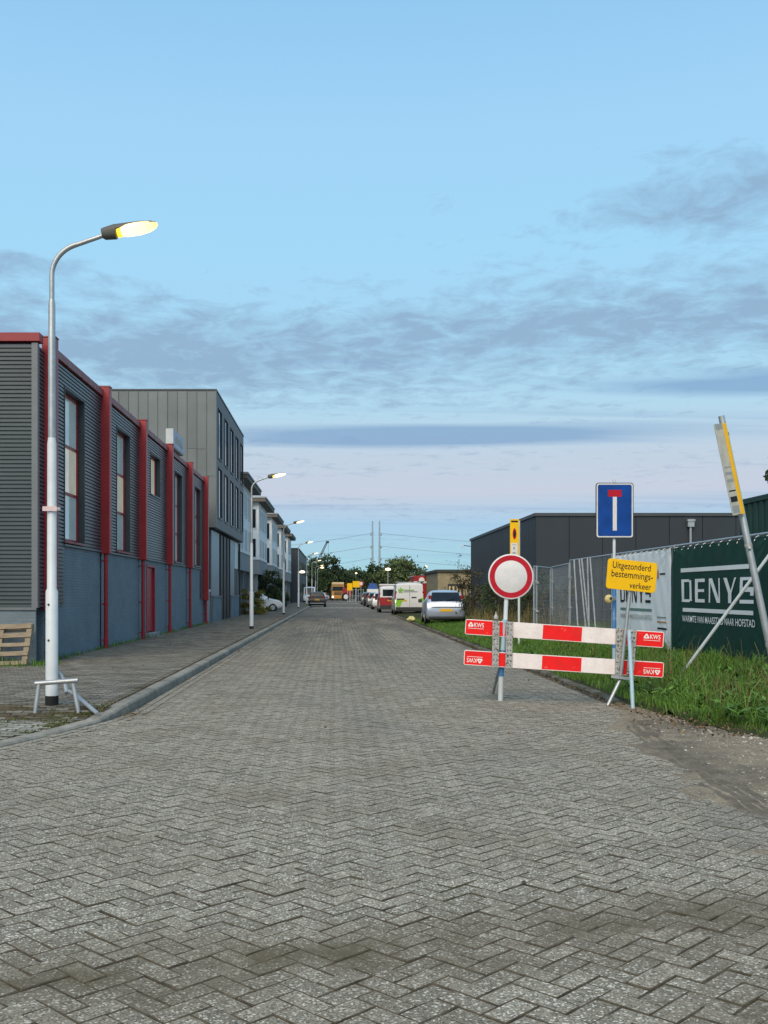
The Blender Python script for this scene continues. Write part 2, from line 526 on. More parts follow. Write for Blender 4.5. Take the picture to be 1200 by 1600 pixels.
mt['bluesteel'] = M('blue_painted_steel', (0.055, 0.20, 0.46), 0.5, var=0.2, scale=9, col2=(0.28, 0.42, 0.54), cut=(0.55, 0.75), spec=0.5)
mt['paleblue'] = M('pale_blue_painted_steel', (0.36, 0.50, 0.58), 0.5, var=0.2, scale=12, col2=(0.10, 0.27, 0.48), cut=(0.6, 0.72), spec=0.5)
mt['signwhite'] = M('white_sign_film', (0.66, 0.64, 0.64), 0.45, var=0.07, scale=9, spec=0.5, fine=0.03)
mt['signred'] = M('red_sign_film', (0.45, 0.010, 0.025), 0.5, var=0.13, scale=12, spec=0.2)
mt['plankred'] = M('red_plank_film', (0.82, 0.014, 0.014), 0.5, var=0.08, scale=7, spec=0.2)
overlay(mt['plankred'], 16, (0.75, 0.34, 0.28), 0.64, 0.72, 0.6)
overlay(mt['plankred'], 5, (0.42, 0.03, 0.025), 0.50, 0.75, 0.5)
mt['plankwhite'] = M('white_plank_film', (0.80, 0.72, 0.70), 0.45, var=0.06, scale=9, spec=0.5, fine=0.05)
overlay(mt['plankwhite'], 19, (0.36, 0.31, 0.29), 0.62, 0.74, 0.65, stretch=(1, 1, 2.5))
overlay(mt['plankwhite'], 4, (0.58, 0.48, 0.45), 0.48, 0.75, 0.6)
mt['signblue'] = M('blue_sign_film', (0.004, 0.055, 0.27), 0.5, var=0.18, scale=5, spec=0.2)
mt['yellow'] = M('yellow_sign_film', (0.86, 0.49, 0.006), 0.5, var=0.05, scale=6, spec=0.2)
mt['print'] = M('black_print', (0.012, 0.012, 0.012), 0.6, var=0.02, spec=0.3)
mt['greyprint'] = M('grey_print', (0.30, 0.32, 0.31), 0.6, var=0.02, spec=0.3)
mt['greenprint'] = M('green_print', (0.14, 0.24, 0.20), 0.6, var=0.02, spec=0.3)
mt['orangeprint'] = M('orange_print', (0.52, 0.22, 0.04), 0.6, var=0.02, spec=0.3)
mt['whiteprint'] = M('white_print', (0.78, 0.78, 0.76), 0.6, var=0.03, spec=0.3)
mt['greenbanner'] = M('green_banner_cloth', (0.008, 0.048, 0.034), 0.6, var=0.14, scale=1.4, spec=0.25)
mt['whitebanner'] = M('white_banner_cloth', (0.82, 0.84, 0.83), 0.6, var=0.05, scale=1.4, spec=0.3)
mt['container'] = M('dark_green_container_paint', (0.010, 0.042, 0.028), 0.5, var=0.18, scale=2, spec=0.4)
mt['wood'] = M('pallet_wood', (0.27, 0.215, 0.15), 0.85, var=0.3, scale=6, spec=0.2, stretch=(0.6, 4, 6), tone=0.0, fine=0.1)
mt['trunk'] = M('tree_bark', (0.065, 0.052, 0.038), 0.95, var=0.3, scale=8, spec=0.1)
def leafm(n, c, c2):
    return M(n, c, 0.65, var=0.2, scale=0.9, col2=c2, tone=0.5, spec=0.25)
mt['leafdark'] = leafm('dark_foliage', (0.024, 0.044, 0.016), (0.050, 0.078, 0.028))
mt['leafmid'] = leafm('willow_foliage', (0.060, 0.088, 0.032), (0.110, 0.140, 0.056))
mt['leafyellow'] = leafm('yellow_green_foliage', (0.10, 0.105, 0.020), (0.20, 0.17, 0.035))
mt['leafbrown'] = leafm('weedy_foliage', (0.028, 0.033, 0.015), (0.075, 0.068, 0.035))
mt['bark'] = mt['trunk']
def paint(n, c, metal=0.0):
    return M(n, c, 0.28, metal=metal, var=0.05, scale=2, spec=0.5, coat=0.4)
mt['carsilver'] = paint('silver_blue_car_paint', (0.38, 0.44, 0.55), 0.3)
mt['carwhite'] = paint('white_car_paint', (0.68, 0.69, 0.69))
mt['carred'] = paint('red_car_paint', (0.32, 0.022, 0.022))
mt['cardark'] = M('dark_grey_car_paint', (0.022, 0.022, 0.025), 0.4, var=0.05, spec=0.35)
mt['cargrey'] = paint('grey_car_paint', (0.24, 0.25, 0.26), 0.3)
mt['taillight'] = M('tail_light_red', (0.30, 0.008, 0.012), 0.2, var=0.05, spec=0.6)
mt['platey'] = M('yellow_plate', (0.72, 0.42, 0.02), 0.4, var=0.04)
mt['limegreen'] = M('lime_green_film', (0.22, 0.50, 0.03), 0.4, var=0.06)
mt['trim'] = M('dark_plastic_trim', (0.028, 0.029, 0.031), 0.6, var=0.1)
mt['truckyellow'] = paint('truck_ochre_paint', (0.50, 0.27, 0.06))
mt['cream'] = M('cream_panel', (0.60, 0.46, 0.26), 0.5, var=0.06)
mt['bluetarp'] = M('blue_tarp', (0.03, 0.09, 0.32), 0.6, var=0.2)
mt['headlight'] = M('lit_headlight', (0.8, 0.75, 0.6), 0.2, emit=(1.0, 0.86, 0.6), estr=3.0)
mt['pylon'] = M('pylon_steel', (0.33, 0.38, 0.43), 0.6, metal=0.2, var=0.06)
mt['wire'] = M('power_wire', (0.20, 0.25, 0.30), 0.6, var=0.05)
mt['roofdark'] = M('roof_membrane', (0.05, 0.05, 0.05), 0.9, var=0.15)
mt['oldpanel'] = M('yellowed_sign_panel', (0.50, 0.47, 0.38), 0.5, var=0.15, scale=8, spec=0.3)
mt['boxgrey'] = M('dull_white_box', (0.52, 0.55, 0.56), 0.5, var=0.08, scale=3, spec=0.3)
mt['brass'] = M('yellowish_lamp_plastic', (0.42, 0.31, 0.10), 0.4, var=0.3, scale=18, col2=(0.66, 0.55, 0.28), spec=0.5)
mt['pinkplate'] = M('pale_pink_plate', (0.68, 0.50, 0.50), 0.5, var=0.06)

# painted brick plinth: courses as fine relief (a brick is about 5 pixels high in the photograph)
def brickm(name, col, mortar, bw=0.21, bh=0.0625, strength=0.5):
    m = bpy.data.materials.new(name)
    m.use_nodes = True
    nt = m.node_tree
    L = nt.links.new
    b = nt.nodes['Principled BSDF']
    b.inputs['Roughness'].default_value = 0.7
    t = nt.nodes.new('ShaderNodeTexCoord')
    sp = nt.nodes.new('ShaderNodeSeparateXYZ')
    L(t.outputs['Object'], sp.inputs[0])
    ad = nt.nodes.new('ShaderNodeMath')
    ad.operation = 'ADD'
    L(sp.outputs[0], ad.inputs[0])
    L(sp.outputs[1], ad.inputs[1])
    cb = nt.nodes.new('ShaderNodeCombineXYZ')
    L(ad.outputs[0], cb.inputs[0])
    L(sp.outputs[2], cb.inputs[1])
    br = nt.nodes.new('ShaderNodeTexBrick')
    br.inputs['Scale'].default_value = 1.0
    br.inputs['Brick Width'].default_value = bw
    br.inputs['Row Height'].default_value = bh
    br.inputs['Mortar Size'].default_value = 0.007
    br.inputs['Mortar Smooth'].default_value = 0.4
    br.inputs['Color1'].default_value = (*col, 1)
    br.inputs['Color2'].default_value = (*[c * 0.86 for c in col], 1)
    br.inputs['Mortar'].default_value = (*mortar, 1)
    L(cb.outputs[0], br.inputs['Vector'])
    nz = nt.nodes.new('ShaderNodeTexNoise')
    nz.inputs['Scale'].default_value = 1.3
    nz.inputs['Detail'].default_value = 6
    L(t.outputs['Object'], nz.inputs['Vector'])
    mr = nt.nodes.new('ShaderNodeMapRange')
    mr.inputs['To Min'].default_value, mr.inputs['To Max'].default_value = 0.72, 1.28
    L(nz.outputs[0], mr.inputs['Value'])
    vm = nt.nodes.new('ShaderNodeVectorMath')
    vm.operation = 'SCALE'
    L(br.outputs['Color'], vm.inputs[0])
    L(mr.outputs[0], vm.inputs['Scale'])
    L(vm.outputs[0], b.inputs['Base Color'])
    bp = nt.nodes.new('ShaderNodeBump')
    bp.invert = True
    bp.inputs['Strength'].default_value = strength
    bp.inputs['Distance'].default_value = 0.006
    L(br.outputs['Fac'], bp.inputs['Height'])
    L(bp.outputs[0], b.inputs['Normal'])
    return m
mt['plinth'] = brickm('blue_grey_painted_brick', (0.158, 0.205, 0.236), (0.128, 0.170, 0.196))
# frosted panes given a faint uneven glow of their own, warm in some
def glow_pane(name, col, warm, strength):
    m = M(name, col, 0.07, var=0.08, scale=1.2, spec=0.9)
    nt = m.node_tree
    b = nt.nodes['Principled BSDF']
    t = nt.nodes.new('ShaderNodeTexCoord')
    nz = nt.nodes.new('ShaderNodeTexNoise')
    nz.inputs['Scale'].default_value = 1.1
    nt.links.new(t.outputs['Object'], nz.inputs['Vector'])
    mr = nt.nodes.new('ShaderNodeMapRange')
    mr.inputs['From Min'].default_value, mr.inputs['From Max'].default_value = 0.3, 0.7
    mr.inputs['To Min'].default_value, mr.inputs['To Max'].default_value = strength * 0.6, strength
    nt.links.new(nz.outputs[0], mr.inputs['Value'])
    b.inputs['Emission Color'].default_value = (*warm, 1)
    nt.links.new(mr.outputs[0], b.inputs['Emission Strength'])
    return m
mt['panecool'] = glow_pane('frosted_pane_pale', (0.42, 0.48, 0.48), (0.75, 0.95, 0.90), 0.10)
mt['panewarm'] = glow_pane('frosted_pane_warm', (0.44, 0.46, 0.42), (1.0, 0.91, 0.64), 0.28)

# the lit bowl of the nearest lamp: white hot in the middle, amber towards the rim
def bowl():
    m = M('lit_lamp_bowl', (0.8, 0.7, 0.4), 0.3, var=0.02, emit=(1, 0.7, 0.3), estr=1.0)
    nt = m.node_tree
    b = nt.nodes['Principled BSDF']
    t = nt.nodes.new('ShaderNodeTexCoord')
    sp = nt.nodes.new('ShaderNodeSeparateXYZ')
    nt.links.new(t.outputs['Generated'], sp.inputs[0])
    rp = nt.nodes.new('ShaderNodeValToRGB')
    e = rp.color_ramp.elements
    e[0].position, e[0].color = 0.12, (1.0, 0.72, 0.36, 1)
    e[1].position, e[1].color = 0.95, (0.62, 0.30, 0.05, 1)
    q = e.new(0.55)
    q.color = (1.0, 0.66, 0.24, 1)
    nt.links.new(sp.outputs[2], rp.inputs[0])
    nt.links.new(rp.outputs[0], b.inputs['Emission Color'])
    b.inputs['Emission Strength'].default_value = 2.3
    return m
mt['lampbowl'] = bowl()

# lettering as flat meshes
def text2d(s, offset=0.0):
    cu = bpy.data.curves.new('lettering', 'FONT')
    cu.body = s
    cu.offset = offset
    cu.resolution_u = 3
    o = bpy.data.objects.new('lettering', cu)
    COL.objects.link(o)
    bpy.context.view_layer.update()
    me = bpy.data.meshes.new_from_object(o.evaluated_get(bpy.context.evaluated_depsgraph_get()))
    vs = [(v.co.x, v.co.y) for v in me.vertices]
    fs = [tuple(p.vertices) for p in me.polygons]
    bpy.data.objects.remove(o)
    bpy.data.curves.remove(cu)
    bpy.data.meshes.remove(me)
    x0, x1 = min(v[0] for v in vs), max(v[0] for v in vs)
    y0, y1 = min(v[1] for v in vs), max(v[1] for v in vs)
    return [((x - x0) / (x1 - x0), (y - y0) / (y1 - y0)) for x, y in vs], fs
def put_text(mb, s, o, u, v, offset=0.0):
    """text filling the box at o spanned by u (width) and v (height)"""
    vs, fs = text2d(s, offset)
    o, u, v = Vector(o), Vector(u), Vector(v)
    return mb.add([o + u * a + v * b for a, b in vs], fs)

# ================================================================== THE SETTING
KERB = [(round(y * K, 3), x) for y, x in [(4.6, -7.0), (5.4, -5.2), (6.2, -4.2), (7.0, -3.6), (7.75, -3.25), (8.35, -3.02), (8.9, -2.82), (9.4, -2.66), (9.9, -2.58), (10.4, -2.57), (400, -2.57)]]
REDGE = [(round(y * K, 3), x) for y, x in [(1.8, 3.6), (2.6, 3.05), (3.4, 2.72), (4.2, 2.62), (5.0, 2.71), (6.5, 2.95), (8.37, 3.19), (9.2, 3.35), (10.4, 3.80), (56, 3.80), (57, 6.3), (400, 6.3)]]
xk = lambda y: interp(KERB, y)          # road side of the left kerb
xr = lambda y: interp(REDGE, y)         # right edge of the paving
def zs(x, y):                           # top of the footpath: it dips to the road at the corner
    return 0.025 + 0.090 * sstep(9.0 * K, 9.9 * K, y + 0.10 * (x + 2.6))
def zv(x, y):                           # top of the grass verge: a low bank rising from the kerb
    edge = interp([(3.2, 14.3), (3.8, 13.1), (4.1, 11.2), (4.5, 10.1), (5.2, 9.2), (6.5, 8.45), (12, 7.7)], x)
    r = sstep(0, 3.3, y - edge)
    z = 0.07 * sstep(0, 0.9, y - edge) + 0.02 + 0.30 * sstep(3.8, 6.3, x) * r
    z += 0.05 * (noise.noise((x * 0.7, y * 0.7, 0.3))) * r
    return z - 0.16 * sstep(28, 38, y) * sstep(3.8, 6.3, x)

def grid(name, m, xs, ys, zf, kind='structure', keep=None):
    b = MB()
    nx = len(xs)
    for y in ys:
        for x in xs:
            b.v.append((x, y, zf(x, y)))
    for j in range(len(ys) - 1):
        for i in range(nx - 1):
            a = j * nx + i
            if keep is None or keep((xs[i] + xs[i + 1]) / 2, (ys[j] + ys[j + 1]) / 2):
                b.f.append((a, a + 1, a + nx + 1, a + nx))
    return b.build(name, m, kind=kind, smooth=60)
def fr(a, b, n):
    return [a + (b - a) * i / n for i in range(n + 1)]

gb = MB()
gb.quad((-900, -30, -0.075), (900, -30, -0.075), (900, 2500, -0.075), (-900, 2500, -0.075))
gb.build('ground', mt['ground'], kind='structure')

# road: bed of sand under real pavers near by, one sheet with the same look far away
YFAR = 60.0
b = MB()
ys = [-8.0, 1.0] + fr(1.6, 16, 50) + fr(16.5, YFAR, 20)
for j, y in enumerate(ys):
    b.v += [(xk(y) if y > 5.9 else -14.0, y, -0.008), (xr(y) + 0.9 if y > 2.3 else 14, y, -0.008)]
b.f = [(2 * j, 2 * j + 1, 2 * j + 3, 2 * j + 2) for j in range(len(ys) - 1)]
b.quad((-14, -8, -0.030), (14, -8, -0.030), (14, 15, -0.030), (-14, 15, -0.030))
road = b.build('road', mt['joint'], kind='structure')
b = MB()
ys = [YFAR, 71, 72, 73.5, 100, 150, 500]
for y in ys:
    b.v += [(xk(y), y, -0.004), (xr(y), y, -0.004)]
b.f = [(2 * j, 2 * j + 1, 2 * j + 3, 2 * j + 2) for j in range(len(ys) - 1)]
b.build('far_paving', mt['farroad'], road)

# sand swept into the joints, level with the pavers in places
def zsand(x, y):
    n = noise.fractal((x * 1.1, y * 1.1, 2.2), 0.8, 2.0, 4)
    return -0.0062 + 0.0030 * sstep(-0.2, 0.9, n + 0.25 * noise.noise((x * 7, y * 7, 1)))
b = MB()
xs_, ys2 = fr(-4.2, 5.0, 160), fr(2.3, 16.0, 220)
b.v = [(x, y, zsand(x, y)) for y in ys2 for x in xs_]
n = len(xs_)
b.f = [(j * n + i, j * n + i + 1, (j + 1) * n + i + 1, (j + 1) * n + i) for j in range(len(ys2) - 1) for i in range(n - 1) if xk(ys2[j]) < xs_[i] or ys2[j] < 5.9]
b.build('joint_sand', mt['joint'], road, smooth=80, kind='stuff')
# paver shapes: worn, slightly uneven tops with a chamfer
def paver_pts(L, W, rnd, wear=1.0):
    c = 0.0030 * wear
    hl, hw = L / 2, W / 2
    j = lambda: rnd.uniform(-0.0018, 0.0018)
    outer = [(-hl + j(), -hw + j()), (hl + j(), -hw + j()), (hl + j(), hw + j()), (-hl + j(), hw + j())]
    top = [(x - math.copysign(c * rnd.uniform(0.7, 1.9), x), y - math.copysign(c * rnd.uniform(0.7, 1.9), y)) for x, y in outer]
    return outer, top
PF = [(0, 1, 2, 3)] + [(i, 4 + i, 4 + (i + 1) % 4, (i + 1) % 4)[::1] for i in range(4)] + [(4 + i, 8 + i, 8 + (i + 1) % 4, 4 + (i + 1) % 4) for i in range(4)]
def add_paver(mb, cx, cy, cz, ang, L, W, rnd, tone, tilt=0.006, depth=0.03):
    outer, top = paver_pts(L, W, rnd)
    ca, sa = math.cos(ang), math.sin(ang)
    tx, ty = rnd.gauss(0, tilt), rnd.gauss(0, tilt)
    dz = rnd.gauss(0, 0.0012)
    vs = []
    for pts, z in ((top, 0.0), (outer, -0.004), (outer, -depth)):
        for x, y in pts:
            vs.append((cx + ca * x - sa * y, cy + sa * x + ca * y, cz + z + dz + (tx * x + ty * y)))
    mb.add(vs, PF, tone)
def paver_mesh(name, L, W, rnd, tone, m):
    mb = MB()
    add_paver(mb, 0, 0, 0, 0, L, W, rnd, tone, tilt=0.004)
    me = mb.mesh(name)
    dirty_sides(me, m)
    return me
def dirty_sides(me, m):
    """worn top in the first slot; chamfers and sides carry the soil of the joints"""
    if not me.materials:
        me.materials.append(m)
    me.materials.append(mt['joint'])
    me.polygons.foreach_set('material_index', [0 if i % 9 == 0 else 1 for i in range(len(me.polygons))])
def lay(parent, spots, L, W, m, zf, n_single=300, name='paver', field='paver_field'):
    """spots: (size in the picture, x, y, angle); the largest become parts of their own, the rest one part"""
    spots.sort(key=lambda s: -s[0])
    rnd = random.Random(5)
    variants = [paver_mesh(name, L, W, rnd, rnd.random(), m) for _ in range(14)]
    for s, x, y, a in spots[:n_single]:
        o = bpy.data.objects.new(name, rnd.choice(variants))
        COL.objects.link(o)
        o.parent = parent
        o.location = (x, y, zf(x, y) + rnd.gauss(0, 0.0012))
        sl = (zf(x, y + 0.05) - zf(x, y - 0.05)) / 0.1
        o.rotation_euler = (rnd.gauss(0, 0.006) + sl * math.cos(a), rnd.gauss(0, 0.006) + sl * math.sin(a), a + rnd.choice((0, math.pi)))
    mb = MB()
    for s, x, y, a in spots[n_single:]:
        add_paver(mb, x, y, zf(x, y), a, L, W, rnd, rnd.random())
    fo = mb.build(field, m, parent, kind='stuff')
    dirty_sides(fo.data, m)
    return fo
def size_in_view(x, y):
    px = VX + F * x / y
    inside = 1.0 if (-20 < px < 1220 and VY + F * H / y < 1610) else 0.2
    return inside / y
# herringbone at 45 degrees to the street
W_ = 0.105
spots, cut = [], []
ca = math.cos(rad(45))
for i in range(-60, 560):
    for j in range(-330, 560):
        k = (i - j) % 4
        if k == 0:
            u, v, a = (i + 1) * W_, (j + 0.5) * W_, rad(45)
        elif k == 3:
            u, v, a = (i + 0.5) * W_, (j + 1) * W_, rad(135)
        else:
            continue
        x, y = (u - v) * ca, (u + v) * ca
        if not (2.6 < y < YFAR + 0.05):
            continue
        if not (-0.33 * y - 1.6 < x < 0.43 * y + 1.6):
            continue
        lim = xr(y) - 0.06
        if y < 10.4 * K:
            lim += 0.75
        if y > 5.9 and x < xk(y) + 0.27 or x > lim:
            ax, ay = math.cos(a), math.sin(a)
            if ax < 0:
                ax, ay = -ax, -ay
            hx, hy = x + ax * 0.052, y + ay * 0.052
            if x <= lim and y > 5.9 and hx > xk(hy) + 0.215:
                cut.append((0, hx, hy, a))
            continue
        spots.append((size_in_view(x, y), x + R.gauss(0, 0.0014), y + R.gauss(0, 0.0014), a + R.gauss(0, 0.010)))
# two courses laid along the left kerb
y = 8.2
while y < YFAR:
    dx = (xk(y + 0.1) - xk(y - 0.1)) / 0.2
    a = math.atan2(1, dx)
    for off in (0.065, 0.175):
        nx, ny = math.sin(a), -math.cos(a)
        spots.append((size_in_view(xk(y), y), xk(y) + nx * off, y + ny * off, a))
    y += 0.213 * math.sin(a)
lay(road, spots, 0.2070, 0.1020, mt['paver'], lambda x, y: 0.0)
lay(road, cut, 0.1000, 0.1010, mt['paver'], lambda x, y: -0.001, 0, 'paver', 'cut_pavers')
print('pavers', len(spots))

# footpath on the left
b = MB()
ys = fr(6.0, 15, 60) + fr(15.5, 60, 30)
xs = fr(0, 1, 24)
for y in ys:
    for t in xs:
        x = -9.5 + (xk(y) - 0.14 + 9.5) * t
        b.v.append((x, y, zs(x, y) - 0.014))
n = len(xs)
b.f = [(j * n + i, j * n + i + 1, (j + 1) * n + i + 1, (j + 1) * n + i) for j in range(len(ys) - 1) for i in range(n - 1)]
path = b.build('footpath', mt['joint'], kind='structure', smooth=60)
spots = []
row = 0
y = 7.0
while y < 59.8:
    x = -9.3 + (0.105 if row % 2 else 0)
    while x < -2.8:
        ok = x + 0.1 < xk(y - 0.05) - 0.16 and x > -0.33 * y - 1.5 and (x > -5.90 or y < 19.7)
        if ok:
            spots.append((size_in_view(x, y), x, y, 0.0))
        x += 0.21
    row += 1
    y += 0.105
pale = [s for s in spots if s[2] < 9.35 * K + 0.25 * noise.noise((s[1] * 2, s[2] * 2, 1)) or (s[1] > xk(s[2]) - 0.42 and noise.noise((s[1] * 5, s[2] * 5, 8)) > 0.22)]
spots = [s for s in spots if s not in set(pale)]
lay(path, pale, 0.203, 0.0965, mt['palepaver'], zs, 150, 'paver', 'pale_paver_field')
lay(path, spots, 0.203, 0.0965, mt['footpaver'], zs, 150, 'paver', 'paver_field')
print('footpath pavers', len(spots))
b = MB()
for x0, x1, y0, y1 in ((-5.9, -2.72, 60, 500), ):
    b.box(x0, x1, y0, y1, -0.05, 0.118)
b.build('far_footpath', mt['footpaver'], kind='structure')

# kerbs: separate stones
def kerb_line(name, pts, zt, side, wid, y_single, m):
    """pts: polyline along the road side; stones 1 m long lie on the given side of it"""
    root = None
    stones, rest = [], MB()
    i, acc = 0, 0.0
    cur = Vector(pts[0])
    seg = list(map(Vector, pts))
    pos = [cur.copy()]
    step = 1.0
    # resample
    d = 0.0
    for a, c in zip(seg, seg[1:]):
        L = (c - a).length
        while acc + step <= d + L:
            acc += step
            pos.append(a + (c - a) * ((acc - d) / L))
        d += L
    for k, (a, c) in enumerate(zip(pos, pos[1:])):
        t = (c - a).normalized()
        nrm = Vector((-t.y, t.x)) * side
        g = 0.007
        a2, c2 = a + t * g, c - t * g
        sl = MB()
        ring = []
        tz = [R.gauss(0, 0.004), R.gauss(0, 0.004)]
        for q, e in ((a2, 0), (c2, 1)):
            z1 = zt(q.x + nrm.x * 0.1, q.y) + tz[e]
            for off, z in ((0, -0.03), (0.004, z1 - 0.022), (0.022, z1), (wid, z1 + 0.002), (wid, -0.03)):
                ring.append((q.x + nrm.x * off, q.y + nrm.y * off, z))
        fs = [(i, (i + 1) % 5, 5 + (i + 1) % 5, 5 + i) for i in range(5)] + [(4, 3, 2, 1, 0), (5, 6, 7, 8, 9)]
        sl.add(ring, fs, R.random())
        if root is None:
            root = sl.build(name, m, kind='structure')
        elif a.y < y_single:
            sl.build('kerb_stone', m, root)
        else:
            rest.add(ring, fs, R.random())
    if rest.v:
        rest.build('far_kerb_stones', m, root, kind='stuff')
    return root
kerb_line('left_kerb', [(x, y) for y, x in KERB[3:-1]] + [(-2.57, 150)], zs, 1, 0.17, 60, mt['kerb'])
kerb_line('right_kerb', [(3.72, 13.6), (3.8, 14.3), (3.8, 71)], lambda x, y: 0.040 + 0.028 * noise.noise((x, y * 1.7, 2)), -1, 0.13, 60, mt['oldkerb'])

# worn dirt edge on the right with a tyre track pressed into it
def zdirt(x, y):
    e = xr(y)
    t = x - e
    n = noise.fractal((x * 2.1, y * 2.1, 1.7), 1.0, 2.0, 4)
    z = -0.014 + 0.034 * sstep(-0.55, 0.45, t + 0.40 * noise.noise((x * 1.6, y * 1.1, 5.0))) + 0.010 * n
    for off in (0.10, 0.20, 0.31, 0.44):
        z -= 0.010 * math.exp(-((t - 0.12 - off) / 0.03) ** 2) * sstep(13.4, 10.9, y) * (0.6 + 0.8 * noise.noise((off * 9, y * 2, 1)))
    return z
grid('dirt_patch', mt['dirt'], fr(1.9, 7.5, 170), fr(2.6, 14.3, 260), zdirt, keep=lambda x, y: x > xr(y) - 0.8 and zv(x, y) < 0.12)

b = MB()
ys = fr(3.3, 11.9, 130)
us = fr(0, 1, 18)
for y in ys:
    c = xr(y) + 0.10 + 0.25 * sstep(8.3, 3.8, y)
    wv = 0.26 + 0.08 * noise.noise((y * 1.3, 3, 1))
    for u in us:
        x = c + (u - 0.5) * 2 * wv + 0.03 * noise.noise((y * 3, u * 4, 2))
        edge = 1 - abs(2 * u - 1) ** 2.5
        b.v.append((x, y, max(zdirt(x, y), -0.004) + 0.007 * edge - 0.016 * (1 - edge) - 0.009 * (0.5 + 0.5 * math.cos(u * 38)) * edge + 0.008 * noise.noise((x * 4, y * 3, 3)) + 0.004 * noise.noise((x * 13, y * 9, 3))))
n = len(us)
b.f = [(j * n + i, j * n + i + 1, (j + 1) * n + i + 1, (j + 1) * n + i) for j in range(len(ys) - 1) for i in range(n - 1)]
b.build('tyre_track', mt['track'], kind='structure', smooth=60)
# verge soil
grid('verge', mt['soil'], fr(3.70, 14, 64), fr(7.6, 76, 200), lambda x, y: zv(x, y) - (0.0 if x > 3.93 else 0.12), keep=lambda x, y: zv(x, y) > 0.021 and y < 71)
grid('side_yard', mt['soil'], fr(14, 60, 12), fr(5.0, 150, 20), lambda x, y: 0.2)

def blades(name, m, pts, hlo, hhi, wid, lean=0.6, kind='stuff', parent=None, seed=3):
    rnd = random.Random(seed)
    mb = MB()
    for (x, y, z, s) in pts:
        h = rnd.uniform(hlo, hhi) * s
        a = rnd.uniform(0, 6.283)
        l = rnd.uniform(0.1, lean) * h
        dx, dy = math.cos(a) * l, math.sin(a) * l
        w = wid * rnd.uniform(0.7, 1.3)
        b2 = rnd.uniform(0, 6.283)
        wx, wy = math.cos(b2) * w, math.sin(b2) * w
        d = rnd.uniform(0.0, 0.22) * h + 0.25 * l
        mb.add([(x - wx, y - wy, z - 0.01), (x + wx, y + wy, z - 0.01),
                (x - wx * .85 + dx * .22, y - wy * .85 + dy * .22, z + h * .5), (x + wx * .85 + dx * .22, y + wy * .85 + dy * .22, z + h * .5),
                (x - wx * .55 + dx * .62, y - wy * .55 + dy * .62, z + h * .86 - d * .35), (x + wx * .55 + dx * .62, y + wy * .55 + dy * .62, z + h * .86 - d * .35),
                (x + dx * 1.15, y + dy * 1.15, z + h - d)], [(0, 1, 3, 2), (2, 3, 5, 4), (4, 5, 6)], rnd.random())
    return mb.build(name, m, parent, kind=kind)
# grass on the bank: dense tufts, shorter and thinner towards the kerb
pts = []
for _ in range(112000):
    y = 8.9 + 42 * (R.random() ** 1.9)
    x = 3.86 + R.random() * (0.43 * y + 2.4 - 3.86 if y < 15 else min(3.8, 0.43 * y))
    if x > 8.8:
        continue
    z = zv(x, y)
    cl = noise.noise((x * 1.5, y * 1.2, 9.0))
    dens = 0.75 + 0.5 * cl
    if z < 0.035 or R.random() > dens:
        continue
    s = 0.55 + 0.75 * sstep(-0.25, 0.5, cl) * sstep(0.03, 0.16, z)
    pts.append((x, y, z, s * sstep(0.0, 0.10, z)))
blades('verge_grass', mt['grass'], pts, 0.09, 0.23, 0.0042, lean=0.9)
# longer tufts that hang over, and flat-leaved weeds among them
tufts = []
for _ in range(250):
    y = 9.7 + 20 * R.random() ** 1.8
    x = R.uniform(4.1, min(8.5, 0.43 * y + 2.0))
    if zv(x, y) < 0.07:
        continue
    for _ in range(46):
        xx, yy = x + R.gauss(0, 0.07), y + R.gauss(0, 0.07)
        tufts.append((xx, yy, zv(xx, yy), R.uniform(0.6, 1.25)))
blades('tall_grass_tufts', mt['grass'], tufts, 0.18, 0.35, 0.0042, lean=1.15, seed=21)
pts = []
for _ in range(1500):
    y = 10.8 + 26 * (R.random() ** 1.8)
    x = R.uniform(4.3, min(8.5, 0.43 * y + 0.6))
    if noise.noise((x * 0.9, y * 0.6, 3.3)) > -0.05 and zv(x, y) > 0.08:
        pts.append((x, y, zv(x, y), 1.0))
blades('dry_grass', mt['drygrass'], pts, 0.25, 0.60, 0.0035, lean=0.7, seed=8)
# moss and little tufts between the slabs round the first lamp, and along the warehouse wall
pts = []
for _ in range(4200):
    x, y = R.gauss(-3.1, 0.5), R.gauss(11.8, 0.54)
    if x < xk(y) - 0.17 and noise.noise((x * 3, y * 3, 2)) > 0.0:
        pts.append((x, y, zs(x, y) - 0.008, R.uniform(0.12, 0.34)))
n_moss = len(pts)
for _ in range(1900):
    y = R.uniform(19, 46)
    x = -5.78 + abs(R.gauss(0, 0.06))
    if noise.noise((0, y * 1.6, 7)) > -0.1:
        pts.append((x, y, zs(x, y) - 0.008, R.uniform(0.25, 1.0)))
for _ in range(1800):
    x, y = R.uniform(-8.4, -5.3), 19.9 - abs(R.gauss(0, 0.42))
    if noise.noise((x * 1.5, y * 1.5, 7)) > -0.25:
        pts.append((x, y, zs(x, y) - 0.008, R.uniform(0.4, 1.2)))
blades('weed_tufts', mt['grass'], pts[n_moss:], 0.05, 0.20, 0.006, seed=5)
blades('moss_cushions', mt['moss'], pts[:n_moss], 0.04, 0.12, 0.008, lean=1.2, seed=6)
